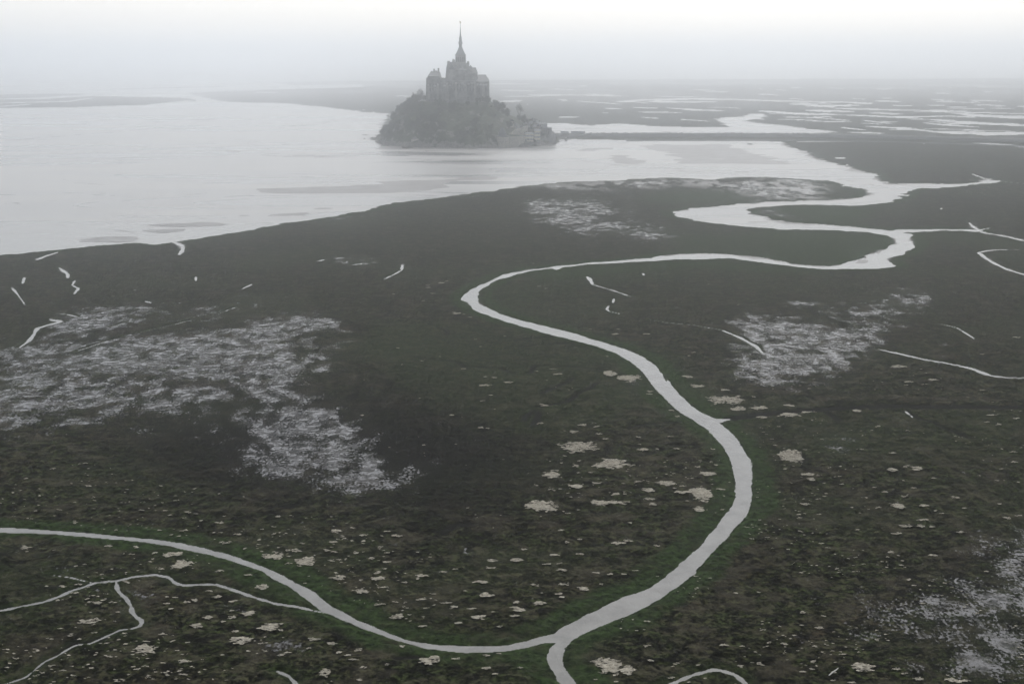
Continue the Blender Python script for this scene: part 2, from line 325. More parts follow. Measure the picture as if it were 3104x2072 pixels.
CREEKS = [('G -800,1080 0,1040 150,1010 300,980 430,935 500,900 600,870 680,840 820,830 950,800 1100,785 1200,805 1230,840 1290,862 1430,853 1530,855 1640,890 1800,945 1950,990 2100,1010 2220,1040 2290,1052', 0.75, 0.75),
          ('G 820,830 825,880 850,920 890,950 930,1010 925,1040 960,1080 1010,1115 985,1150 930,1165', 0.7, 0.7),
          ('G 930,1165 850,1175 740,1225 640,1270 540,1280 480,1310 400,1360 310,1400 240,1460 180,1510 0,1568 -300,1640', 0.42, 0.25),
          ('G 380,790 500,805 640,840', .2, .2),
          ('I -260,1600 -100,1530 0,1490 60,1475 130,1455 200,1462 290,1490 340,1530 420,1610', 0.9, 0.9), ('G 1960,1465 2040,1500 2090,1550 2120,1620', 0.6, 0.6),
          ('C 2400,1300 2101,1250 2000,1225 1900,1205 1800,1190 1740,1170', 1.6, 2.4), ('C 1740,1165 1700,1140 1665,1105', 2.4, 0.8), ('C 1740,1165 1830,1150', 1.4, .6),
          ('C 2500,1640 2101,1515 1980,1480 1880,1435 1800,1390 1760,1355 1735,1345 1800,1330 1900,1320 2101,1319 2500,1325', 1.9, 1.4),
          ('F 1380,640 1500,665 1650,700 1850,735 1980,765 2080,805 2200,820 2500,825', 1.5, 2.2),
          ('E 1630,180 1650,200 1665,230', 1.8, 1.4), ('E 1665,230 1800,270 1910,308', .7, .5), ('E 1800,320 1795,345', 1.2, 1), ('E 1768,365 1755,385 1770,400', 1.4, .5), ('E 1770,400 1840,415', .3, .3),
          ('E 2020,455 2150,475 2300,487 | F 390,520', .3, .5), ('F 390,520 500,565 600,620 640,660', .8, 1.6), ('F 1770,478 1880,505 1990,575', .4, .5),
          ('A 1120,1135 1180,1158 1185,1185 1160,1218', 3.2, 1.5), ('A 240,1250 300,1225 380,1200', 2.2, 1.2), ('D 375,125 430,165 430,190', 1.0, 1.6), ('D 475,205 457,235', 1.2, 1.0), ('D 457,235 497,255 470,290', .8, 1.2),
          ('D 155,185 142,225', 1.2, 1.2), ('D 75,250 110,290', 1, 1), ('D 110,290 160,360', .3, .3), ('D 120,630 180,590 220,540 230,510 290,490 390,465 320,450', 1.0, 2.6), ('D 350,415 430,420 500,438', .6, .9),
          ('E 460,105 455,140', 1.4, 1.4), ('E 455,140 420,160 340,200', .6, .3), ('E 145,107 240,98', 1.6, 1.6), ('E 1985,160 1990,173', 1.4, 1.4), ('D 1240,180 1242,208', 1.2, 1.2),
          ('D 490,650 670,590 780,560', .3, .3), ('D 860,540 1100,485 1215,452', .25, .25), ('D 1390,412 1500,372', .25, .25), ('D 2010,85 2060,72', 1.2, 1.2), ('D 845,265 865,265', 1.5, 1.5), ('D 915,335 960,347', 1, 1),
          ('D 1530,260 1600,228', .8, .8), ('F 1540,1025 1600,1072', .35, .3), ('E 2180,60 2230,48', .5, .5), ('D 2240,105 2300,98', .9, .9),
          ('D 800,470 700,500', .5, .3), ('C 1870,775 2000,790 2101,800', .7, .4)]
DITCHES = [('F 440,1080 600,1055 900,1030 1200,1010 1500,1000 1700,1005 2500,1008', 2.2), ('E 550,690 700,710 800,720 850,750 1000,755 1080,760 1150,790', .45), ('E 1700,770 1550,750 1380,745 1290,750 1270,790', .45),
           ('E 1320,1005 1500,975 1580,915 1620,900 1700,850', .6), ('E 1230,1090 1240,1060 1300,1030 1325,1050 1290,1120', .6), ('E 1350,915 1450,870 1550,820', .5), ('E 1880,1140 2000,1115 2200,1105', .5),
           ('F 1550,1030 1620,1075 1720,1100 1850,1160 1950,1200', .7), ('F 1060,1045 1130,1090', .7), ('E 700,510 740,525 745,550', .5), ('E 1200,625 1400,608 1620,605', .45), ('E 1180,585 1300,570 1480,555', .45),
           ('F 70,1250 210,1245', .6), ('H 800,500 860,440 980,430', .9), ('G 740,1225 640,1262 540,1275 400,1352', .55), ('H 480,1375 600,1370', .5)]
PUDDLES = [('D -200,600 600,560 1500,500 2150,400 2200,800 2000,900 2350,1100 2350,1500 1500,1480 1350,1150 700,1230 -200,1300', .30), ('F 700,290 1300,330 1750,230 1800,420 1450,480 1430,660 1250,700 1220,900 500,880 430,470', .26), ('I 900,900 1600,500 2600,300 2600,1700 1700,1568 1500,1350 900,1350', .14), ('B -100,880 700,880 1300,1150 1200,1280 300,1240 -100,1120', .22), ('D 200,350 1900,250 2000,450 900,560 200,560', .16),
           ('D -200,660 0,640 400,645 800,590 1100,600 1500,530 1860,630 1900,800 1850,880 1400,900 1000,950 600,1000 450,1080 100,1170 -200,1200', .50),
           ('D 950,620 1250,620 1350,760 1250,850 1150,780', .26), ('D 0,920 240,930 150,1040 0,1100', .22), ('D 1700,580 1850,650 1800,850 1500,860 1550,700', .12),
           ('D 1500,560 1700,450 2100,430 2150,500 1900,620', .34), ('D 1600,950 1850,880 2000,1000 2150,1100 2250,1250 2250,1450 1900,1500 1500,1400 1450,1250 1600,1100', .44), ('D 1650,1080 1850,1120 1800,1350 1600,1330', .12),
           ('E 0,1050 200,1150 250,1330 500,1450 700,1568 0,1568', .30), ('H 0,0 900,0 500,200 250,240 0,240', .33), ('D 320,440 700,400 750,520 400,560', .46), ('D 400,380 1200,350 1500,420 1300,480 700,470', .22),
           ('F 480,480 720,470 900,520 1000,560 1200,560 1300,490 1380,560 1330,630 1150,640 1050,700 1150,800 1050,850 850,820 750,700 700,600', .62),
           ('F 480,600 600,600 700,670 800,780 790,850 600,860 540,800 480,720', .60), ('F 1050,400 1300,350 1600,260 1750,300 1700,420 1400,500 1200,480', .40), ('F 780,330 1050,360 1000,380 800,370', .42), ('F 350,455 620,480 700,520 500,505', .4),
           ('B 0,930 250,950 600,960 700,1000 600,1060 400,1030 0,1050', .45), ('B 60,1090 400,1060 700,1110 1100,1180 1150,1240 900,1220 600,1190 300,1150', .50), ('E 20,50 450,60 450,100 20,110', .32),
           ('B 0,820 400,785 800,775 1100,760 1500,765 2349,760 2349,930 1800,935 1700,870 1300,820 800,850 100,840', .5), ('C 0,760 400,770 600,800 300,930 0,930', .12), ('B 850,940 1100,925 1150,880 1450,850 1400,910 1200,930', .52),
           ('C 430,985 630,1000 620,1045 500,1045', .66), ('B 1720,1000 2000,1010 2300,1110 1900,1090', .4), ('A 850,1130 1000,1150 560,1175 380,1190', .5), ('A 1640,1050 2060,985 2349,935 2349,955 2060,1010 1640,1070', .5),
           ('I 1800,600 2333,450 2600,450 2600,1700 1900,1568 1850,1150 1300,1260 950,1270 1150,1060 1500,1000 1800,880 2100,850 2100,640', .30), ('I 1950,650 2500,600 2500,1400 1900,1300 2050,950', .06),
           ('F 980,1200 1350,1175 1300,1210 1180,1230 1150,1280 1330,1310 1280,1325 1080,1310', .56), ('E 1800,790 1960,830 1960,910 1850,915', .5), ('G 550,870 900,900 1150,910 1150,960 850,960', .40),
           ('G 1450,1010 1700,1010 1680,1120 1500,1110', .36), ('G 1850,1270 2150,1270 2150,1350 1900,1350', .36), ('I 860,380 980,380 960,470 880,470', .44), ('C 1550,730 2000,760 2200,800 1900,900 1600,900', .22), ('C 1400,380 2300,380 2300,470 1000,430', .35)]
GREENS = [('F 400,1090 520,1150 640,1300 680,1450 680,1600 560,1600 565,1400 540,1300 430,1130', .95), ('F 0,690 110,780 260,900 400,1060 300,1060 180,990 20,790', .85), ('E 300,450 1200,520 1700,680 1950,900 1800,1100 1300,1200 700,1000 200,700', .26), ('F 900,1060 2300,1040 2300,1350 1300,1400 850,1300', .18), ('D 300,1400 1000,1350 1300,1568 300,1568', .14), ('C 0,960 600,965 850,975 900,1050 700,1130 500,1130 250,1060 0,1000', .9), ('C 0,1150 900,1190 1080,1260 950,1340 700,1430 300,1430 0,1370', .75), ('B 1100,1200 2349,1180 2349,1450 1900,1380 1200,1340', .6), ('B 850,900 1400,840 1750,870 1800,930 1500,970 1000,960', .8),
          ('C 0,760 500,780 850,860 700,910 200,900', .45), ('B 0,1500 800,1430 1300,1390 2349,1480 2349,1520 1200,1470 300,1560 0,1568', .8), ('E 950,300 1400,150 2300,100 2300,190 1600,260 1100,420', .35), ('C 1200,1180 1740,1190 2101,1260 2101,1300 1700,1290 1250,1230', .4),
          ('E 1350,480 1800,570 2250,700 2300,800 2000,650 1450,530', .3), ('C 2101,1330 1850,1330 1820,1370 2101,1480', .4), ('E 1450,590 1900,720 1800,760 1500,660', .4), ('I 0,0 300,0 290,250 0,600', .0)]
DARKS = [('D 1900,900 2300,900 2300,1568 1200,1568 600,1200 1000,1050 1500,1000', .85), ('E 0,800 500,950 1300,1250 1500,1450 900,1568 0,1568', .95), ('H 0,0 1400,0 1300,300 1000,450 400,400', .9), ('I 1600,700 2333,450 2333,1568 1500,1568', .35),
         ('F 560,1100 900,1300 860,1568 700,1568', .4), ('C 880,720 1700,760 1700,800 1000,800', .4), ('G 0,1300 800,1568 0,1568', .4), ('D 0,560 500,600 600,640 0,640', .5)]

_r = random.Random(77)
for _ in range(90):
    x_ = _r.uniform(1650, 3150); y_ = _r.uniform(258, 398); l_ = _r.uniform(20, 120) * (.6 + (y_ - 258) / 140)
    if y_ < 372 or x_ > 2560: FARW.append((f'S {x_:.0f},{y_:.0f} {x_ + l_ / 2:.0f},{y_ + _r.uniform(0, 2):.0f} {x_ + l_:.0f},{y_ + _r.uniform(0, 4):.0f}', _r.uniform(.8, 2.2)))
def lens_mask(strings, k=1.0, rough=0.35):
    M_ = np.zeros((NR, NC), bool); cidx = {}
    for s, th in strings:
        P = np.array(px(s)); P = P[np.argsort(P[:, 0])]; zoomk = Z[s.split()[0]][2]
        w = gx[(gx >= P[0, 0]) & (gx <= P[-1, 0])]; c0 = np.searchsorted(gx, P[0, 0])
        if len(w) == 0: continue
        yc = np.interp(w, P[:, 0], P[:, 1]); u = (w - P[0, 0]) / max(1, P[-1, 0] - P[0, 0])
        t = th * zoomk * k * 0.5 * np.clip(np.minimum(u, 1 - u) * 7, 0.25, 1)
        t = t * (0.6 + 0.8 * vnoise(w * 0.03, w * 0 + yc[0], 5)) + 0.5
        yc = yc + (vnoise(w * 0.02, w * 0 + yc[0] * 3, 8) - .5) * th * zoomk * rough
        r0, r1 = np.searchsorted(gy, yc.min() - t.max() - 1), np.searchsorted(gy, yc.max() + t.max() + 1)
        M_[r0:r1, c0:c0 + len(w)] |= np.abs(gy[r0:r1, None] - yc[None]) < t[None]
    return M_

def build_ground():
    BIG = np.float32(60.0)
    D = np.full((NR, NC), BIG, np.float32)
    outline = SOUTH + SOUTHR
    ins = inside(outline) | inside(NORTHW)
    dist_lines(D, outline, closed=True); dist_lines(D, NORTHW, closed=True)
    land = np.zeros_like(ins)
    for q in LANDS:
        land |= inside(q); dist_lines(D, q, closed=True)
    ins &= ~land
    D[np.ix_((gy > 240) & (gy < 333), (gx > 1060) & (gx < 1175))] = BIG
    sdist = np.where(ins, -D, D)
    nz = fbm(GX / 2.2, GY / 2.2, 3, 3) - .5; nz2 = fbm(GX / 14, GY / 14, 4, 3) - .5; nz3 = fbm(GX / 90, GY / 90, 6, 3) - .5
    far = sstep(400, 1600, GY)
    sdist = sdist + nz * (0.8 + 3.4 * far) + nz2 * (0.8 + 24 * far) + nz3 * 30 * sstep(1500, 4000, GY)
    estuary = sdist.copy()
    C1 = np.full((NR, NC), BIG, np.float32)
    for s, a, b in CREEKS:
        P = np.array(px(s)); L_ = np.concatenate([[0], np.cumsum(np.hypot(*np.diff(P, axis=0).T))]); k = max(8, int(L_[-1] / 12)); T = np.linspace(0, L_[-1], k + 1)
        Q = [(np.interp(t, L_, P[:, 0]), np.interp(t, L_, P[:, 1])) for t in T]
        for i in range(k):
            u = (i + .5) / k; e = min(L_[-1] * u, L_[-1] * (1 - u)) / (9 + .06 * L_[-1])
            dist_lines(C1, Q[i:i + 2], (a + (b - a) * u) * (.48 + .3 * math.sin(i * 1.7 + a * 9) * .5) * min(1, .25 + e), 9 + a)
    sdist = np.minimum(sdist, C1 * 1.5 + nz * .5)
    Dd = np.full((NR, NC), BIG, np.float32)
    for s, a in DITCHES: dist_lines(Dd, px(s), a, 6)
    lens = blur(lens_mask(FARW, rough=0.5), 1, 1, 0)
    # height of the marsh: low tussocks, fading out where the sheet is too coarse for them
    lod = 1 - sstep(450, 1100, GY)
    z = (fbm(GX / 40, GY / 40, 11, 3) - .5) * 0.25 + ((fbm(GX / 1.5, GY / 2.0, 21, 3) - .5) * 0.75 + (fbm(GX / 5.5, GY / 5.5, 23, 2) - .5) * 0.35) * lod
    bankw = 2.4 + 3 * far
    t = sstep(0, 1, sdist / bankw)
    z = YW + np.maximum(z - YW, .14) * t
    sb = np.zeros((NR, NC), np.float32)
    for i, q in enumerate(BANKS): sb = np.maximum(sb, inside(q) * (.74 if i in (6, 7, 8) else 1))
    sb = np.maximum(blur(sb, 2, 9, 2), lens_mask(STREAKS, 1.0, 1.5) * 0.75)
    sw = fbm(GX / 260 + 3 * nz3, GY / 130 + 3 * nz3, 31, 4)
    rip = fbm(GX / 60, GY / 16, 33, 4)
    bed = -0.42 + 0.68 * sb + (rip - .5) * (0.35 + 0.75 * np.clip(4 * sb * (1 - sb), 0, 1) + .35 * sb) + (sw - .5) * 0.30 * far
    fringe = np.exp(np.minimum(0, estuary + 1) / (10 + 30 * far)) * far      # mud shelf under the shore
    bed = np.maximum(bed, -0.36 + 0.36 * fringe + (rip - .5) * 0.5 * fringe)
    z = np.where(sdist < 0, YW + np.maximum(bed, sdist * 1.0 - 0.05 + sb), z)
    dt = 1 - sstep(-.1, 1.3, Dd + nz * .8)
    z = np.where(sdist > 1.0, np.maximum(z - 0.6 * dt, YW + .05), z)
    z = np.where(lens > 0.5, YW - 0.3, z)
    mud = (1 - sstep(-0.15, 0.12 + .9 * far + (1.5 + 50 * np.maximum(0, nz2 - .06)) * far, sdist))
    flat = blur(inside(px('B 0,820 400,785 800,775 1100,760 1500,765 2349,760 2349,930 1800,935 1700,870 1300,815 800,835 100,840')), 2, 14, 4)
    mud = np.maximum(mud, flat * sstep(.44, .56, fbm(GX / 9, GY / 24, 41, 4)) * .8)
    gw = 4.0 * (0.35 + 1.6 * (nz2 + .5)) + 2.5 * nz + 8 * far
    green = np.where(ins, 0, 1) * (1 - sstep(gw, gw + 3.5, estuary)) * (1 - 0.75 * sstep(1100, 1900, GY)) * 0.95
    green = green * np.clip(.05 + 1.75 * fbm(GX / 5, GY / 6, 83, 3), 0, 1.1)
    mud = np.maximum(mud, (.5 + .4 * sstep(-300, -900, GX)) * sstep(2500, 4300, GY))
    green = np.maximum(green, (1 - sstep(1.0, 3.5, C1)) * .3)
    def paint(base, lst, kx, ky, n=2):
        for s, v in lst:
            base = np.maximum(base, blur(inside(px(s)), n, kx, ky) * v) if base is not None else blur(inside(px(s)), n, kx, ky) * v
        return base
    zero = np.zeros((NR, NC), np.float32)
    green = np.maximum(green, paint(zero, GREENS, 14, 4))
    pud = zero.copy()
    for s, v in PUDDLES:
        P = np.array(px(s)); sz = (P[:, 1].max() - P[:, 1].min())
        kb = int(np.clip(sz * .10, 2, 14)); pud = pud + 1.5 * blur(inside(px(s)), 2, kb * 2, kb) * v
    # stray puddles over the rest of the marsh
    wetn = fbm(GX / 55, GY / 55, 51, 3)
    pud = np.maximum(pud, sstep(.50, .68, wetn) * 0.10 * (1 - green))
    pud = pud + .62 * np.exp(-np.clip(estuary - 2, 0, 400) / 26) * sstep(900, 1050, GY) * sstep(.38, .62, fbm(GX / 45, GY / 60, 57, 3)) * (GX < at(1700, 500, 1200)[0] * GY / 1200)
    pud = pud * (.6 + .75 * sstep(.3, .7, fbm(GX / 22, GY / 30, 59, 3)))
    farflat = sstep(2300, 3400, GY)
    pud = np.maximum(pud, farflat * (0.24 + 0.30 * sstep(.5, .7, fbm(GX / 400, GY / 800, 55, 3)) + .55 * sstep(3700, 6000, GY)))
    pud = np.clip(pud, 0, .92) * (1 - dt) * sstep(0.5, 2.5, sdist) * (1 - sstep(.5, .9, green))
    z = np.where((sdist > 1.5) & (z > -.6), z * (1 - .93 * sstep(.08, .25, pud)), z)
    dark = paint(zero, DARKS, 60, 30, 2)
    # beyond the window of the photograph everything fades to plain marsh
    xs = np.concatenate([GX.ravel(), np.tile(GX[-1], 4)]); ys = np.concatenate([GY.ravel(), np.repeat([120., -300., -4000., -45000.], NC)])
    xs[NR * NC + 3 * NC:] *= 20; xs[NR * NC + 2 * NC: NR * NC + 3 * NC] *= 4
    zs = np.concatenate([z.ravel(), np.zeros(4 * NC)])
    nr = NR + 4
    me = bpy.data.meshes.new("ground")
    idx = np.arange(nr * NC).reshape(nr, NC)
    q = np.stack([idx[1:, :-1], idx[1:, 1:], idx[:-1, 1:], idx[:-1, :-1]], -1).reshape(-1)
    me.vertices.add(nr * NC); me.vertices.foreach_set('co', np.stack([xs, ys, zs], -1).astype(np.float32).ravel())
    me.loops.add(len(q)); me.loops.foreach_set('vertex_index', q.astype(np.int32))
    nf = len(q) // 4
    me.polygons.add(nf); me.polygons.foreach_set('loop_start', np.arange(0, len(q), 4, dtype=np.int32))
    me.polygons.foreach_set('use_smooth', np.ones(nf, bool))
    me.update(calc_edges=True)
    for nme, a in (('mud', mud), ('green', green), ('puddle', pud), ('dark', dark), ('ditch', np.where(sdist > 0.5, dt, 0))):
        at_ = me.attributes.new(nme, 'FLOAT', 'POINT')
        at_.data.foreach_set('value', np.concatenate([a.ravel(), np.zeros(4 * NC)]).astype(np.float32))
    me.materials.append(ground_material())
    o = link("ground", me); tag(o, "dark tussocky salt marsh cut by winding tidal creeks, running out to wet flats", "marsh ground", kind="structure")
    return sdist, z
GSD, GZ = build_ground()
def ground_z(x, y):
    r = len(rowY) - 1 - np.searchsorted(rowY[::-1], y); r = int(np.clip(r, 0, NR - 1))
    c = int(np.clip(np.searchsorted(gx, x / rowS[r] + CX), 0, NC - 1)); return float(GZ[r, c]), float(GSD[r, c])

# ------------------------------------------------------------------ the water sheet
def build_water():
    ys = [-300, 0, 200, 400, 800, 1600, 3200, 6400, 12800, 25600, 44900]; xs = [-44000, -20000, -8000, -3000, -1000, -300, 0, 300, 1000, 3000, 8000, 20000, 44000]
    me = bpy.data.meshes.new("water")
    V = [(x, y, YW) for y in ys for x in xs]; n = len(xs)
    F = [(j * n + i, j * n + i + 1, (j + 1) * n + i + 1, (j + 1) * n + i) for j in range(len(ys) - 1) for i in range(n - 1)]
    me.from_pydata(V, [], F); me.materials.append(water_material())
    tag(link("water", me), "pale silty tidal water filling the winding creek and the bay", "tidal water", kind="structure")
build_water()
# ------------------------------------------------------------------ mesh helper
class MB:
    def __init__(s): s.v = []; s.f = []; s.m = []; s.cur = 0
    def add(s, V, F):
        b = len(s.v); s.v += [tuple(p) for p in V]; s.f += [tuple(b + i for i in f) for f in F]; s.m += [s.cur] * len(F); return s
    def frus(s, x0, x1, y0, y1, z0, X0, X1, Y0, Y1, z1):
        V = [(x0, y0, z0), (x1, y0, z0), (x1, y1, z0), (x0, y1, z0), (X0, Y0, z1), (X1, Y0, z1), (X1, Y1, z1), (X0, Y1, z1)]
        return s.add(V, [(0, 3, 2, 1), (4, 5, 6, 7), (0, 1, 5, 4), (1, 2, 6, 5), (2, 3, 7, 6), (3, 0, 4, 7)])
    def box(s, x0, x1, y0, y1, z0, z1): return s.frus(x0, x1, y0, y1, z0, x0, x1, y0, y1, z1)
    def roof(s, x0, x1, y0, y1, z0, z1, hip0=0.0, hip1=0.0, over=0.4):
        "ridge along x; hip = how far the ridge end is pulled in"
        x0 -= over; x1 += over; y0 -= over; y1 += over; ym = (y0 + y1) / 2
        V = [(x0, y0, z0), (x1, y0, z0), (x1, y1, z0), (x0, y1, z0), (x0 + hip0, ym, z1), (x1 - hip1, ym, z1)]
        return s.add(V, [(0, 3, 2, 1), (0, 1, 5, 4), (2, 3, 4, 5), (1, 2, 5), (3, 0, 4)])
    def roofy(s, x0, x1, y0, y1, z0, z1, over=0.3):
        "ridge along y: gable faces the viewer"
        x0 -= over; x1 += over; y0 -= over; y1 += over; xm = (x0 + x1) / 2
        V = [(x0, y0, z0), (x1, y0, z0), (x1, y1, z0), (x0, y1, z0), (xm, y0, z1), (xm, y1, z1)]
        return s.add(V, [(0, 3, 2, 1), (0, 1, 4), (2, 3, 5), (1, 2, 5, 4), (3, 0, 4, 5)])
    def lathe(s, cx, cy, prof, n=8, ph=0.0, sx=1, sy=1):
        V = []; F = []
        for z, r in prof:
            for i in range(n):
                a = ph + 2 * math.pi * i / n; V.append((cx + r * sx * math.cos(a), cy + r * sy * math.sin(a), z))
        for j in range(len(prof) - 1):
            for i in range(n): F.append((j * n + i, j * n + (i + 1) % n, (j + 1) * n + (i + 1) % n, (j + 1) * n + i))
        F.append(tuple(range(n))[::-1]); F.append(tuple((len(prof) - 1) * n + i for i in range(n)))
        return s.add(V, F)
    def tube(s, pts, rad, n=5):
        V = []; F = []
        for k, p in enumerate(pts):
            p = Vector(p); d = (Vector(pts[min(k + 1, len(pts) - 1)]) - Vector(pts[max(k - 1, 0)])).normalized()
            u = d.cross(Vector((0.3, 1, 0.2))).normalized(); w = d.cross(u)
            for i in range(n):
                a = 2 * math.pi * i / n; V.append(p + (u * math.cos(a) + w * math.sin(a)) * rad[k])
        for k in range(len(pts) - 1):
            for i in range(n): F.append((k * n + i, k * n + (i + 1) % n, (k + 1) * n + (i + 1) % n, (k + 1) * n + i))
        return s.add(V, F)
    def build(s, name, mats, parent=None, smooth=False, mesh_only=False):
        me = bpy.data.meshes.new(name); me.from_pydata(s.v, [], s.f)
        mats = mats if isinstance(mats, (list, tuple)) else [mats]
        for m in mats: me.materials.append(m)
        if len(mats) > 1: me.polygons.foreach_set('material_index', s.m)
        if smooth: me.polygons.foreach_set('use_smooth', [True] * len(me.polygons))
        me.update()
        return me if mesh_only else link(name, me, parent)
def empty(name, label, cat, group=None, loc=(0, 0, 0)):
    o = link(name, None); o.location = loc; tag(o, label, cat, group); return o

STONE = simple_mat("granite walls", (0.11, 0.11, 0.108), (0.29, 0.285, 0.27), 0.12, detail=8)
STONE2 = simple_mat("pale ashlar", (0.34, 0.32, 0.27), (0.50, 0.47, 0.40), 0.4)
SLATE = simple_mat("slate roof", (0.045, 0.05, 0.056), (0.085, 0.09, 0.10), 0.5, 0.6)
GLASSD = simple_mat("dark window", (0.01, 0.01, 0.012), (0.02, 0.02, 0.024), 1.0, 0.3)
LEAD = simple_mat("weathered spire lead", (0.10, 0.12, 0.13), (0.16, 0.18, 0.19), 0.4, 0.6)
GILT = simple_mat("gilded copper", (0.30, 0.22, 0.08), (0.40, 0.30, 0.12), 1.0, 0.35)
WHITE = simple_mat("white paint", (0.70, 0.70, 0.70), (0.78, 0.78, 0.78), 1.0, 0.4)
PALE = simple_mat('pale yellow render', (0.60, 0.56, 0.43), (0.76, 0.71, 0.57), 0.5)
CLAY = simple_mat("lime render", (0.24, 0.225, 0.20), (0.40, 0.38, 0.34), 0.3)

# ------------------------------------------------------------------ the island rock
YC = 1965.0
def MX(x, Y=YC): return at(1100 + x * .26782, 400, Y)[0]
def MZ(y, Y=YC): return at(1400, 40 + y * .26782, Y)[1]
PROF = [(150, 1470), (215, 1400), (262, 1330), (330, 1215), (420, 1130), (540, 1050), (650, 1005), (740, 995), (1430, 995), (1500, 1060), (1600, 1150), (1750, 1205), (1900, 1265), (2030, 1320), (2140, 1390), (2200, 1425), (2240, 1470)]
PXs = np.array([MX(a) for a, b in PROF]); PZs = np.array([max(-1.5, MZ(b)) for a, b in PROF]); PZs[0] = PZs[-1] = -2.5
XL, XR = PXs[0], PXs[-1]; XM = (XL + XR) / 2; HW = (XR - XL) / 2; FRONT = 150.0
def hill_z(X, Y):
    X = np.asarray(X, float); Y = np.asarray(Y, float)
    u = np.clip((X - XM) / HW, -1, 1); b = FRONT * np.sqrt(np.maximum(1e-4, 1 - np.abs(u) ** 2.6)) + 2
    v = (Y - YC) / b; v = v + (fbm(X / 35 + 9, Y / 35, 71, 3) - .5) * 0.30
    a = np.abs(v); top = np.interp(X, PXs, PZs)
    sh = 1 - np.clip((a - .22) / .78, 0, 1) ** 1.35
    crag = (fbm(X / 14, Y / 14, 73, 4) - .5)
    z = top * sh + crag * 9 * np.clip(1 - a, 0, 1) ** .3 * sstep(.1, .45, a) - 4.0 * sstep(.93, 1.05, a)
    led = np.abs(fbm(X / 9, Y / 9, 77, 3) - .5) * 12
    z = np.where(a > .8, z + led * np.clip((1.04 - a) * 5, 0, 1), z)
    return np.where(a > 1.08, -3.0, z)
def build_hill():
    n = 240; m = 220
    xs = np.linspace(XL - 6, XR + 6, n); ys = np.linspace(YC - FRONT - 14, YC + FRONT + 14, m)
    X, Y = np.meshgrid(xs, ys); Zh = hill_z(X, Y)
    me = bpy.data.meshes.new("rocky_hill")
    idx = np.arange(n * m).reshape(m, n); q = np.stack([idx[:-1, :-1], idx[:-1, 1:], idx[1:, 1:], idx[1:, :-1]], -1).reshape(-1, 4)
    me.from_pydata(np.stack([X.ravel(), Y.ravel(), Zh.ravel()], -1).tolist(), [], q.tolist())
    me.polygons.foreach_set('use_smooth', [True] * len(q)); me.update()
    mt, nt, b = mat("island rock and scrub"); l = nt.links.new
    g = N(nt, 'ShaderNodeNewGeometry'); pos = g.outputs['Position']
    sp = N(nt, 'ShaderNodeSeparateXYZ'); l(g.outputs['Normal'], sp.inputs[0]); sz = N(nt, 'ShaderNodeSeparateXYZ'); l(pos, sz.inputs[0])
    n1 = noise(nt, 0.12, 8, 0.7, pos)
    rock = mixc(nt, rng(nt, noise(nt, 0.5, 6, 0.7, pos), .35, .65), (0.06, 0.055, 0.05), (0.26, 0.25, 0.23))
    veg = mixc(nt, rng(nt, n1, .4, .6), (0.012, 0.018, 0.008), (0.045, 0.055, 0.028))
    low = rng(nt, sz.outputs[2], 2.0, 9.0, 0.12, 0.0)
    f = rng(nt, mth(nt, 'ADD', mth(nt, 'ADD', noise(nt, 0.06, 6, 0.7, pos), low), rng(nt, sp.outputs[2], 0.5, 0.9, 0.10, -0.05)), .57, .62)
    l(mixc(nt, f, veg, rock), b.inputs['Base Color']); b.inputs['Roughness'].default_value = .9; b.inputs['Specular IOR Level'].default_value = .2
    bp = N(nt, 'ShaderNodeBump'); bp.inputs['Distance'].default_value = 2.0; l(n1, bp.inputs['Height']); l(bp.outputs[0], b.inputs['Normal'])
    me.materials.append(mt); tag(link("rocky_hill", me), "steep rocky island hill rising from the wet sands", "rocky hill", kind="structure")
    return mt
ROCKM = build_hill()
def hz(x, y): return float(hill_z(np.array([x]), np.array([y]))[0])

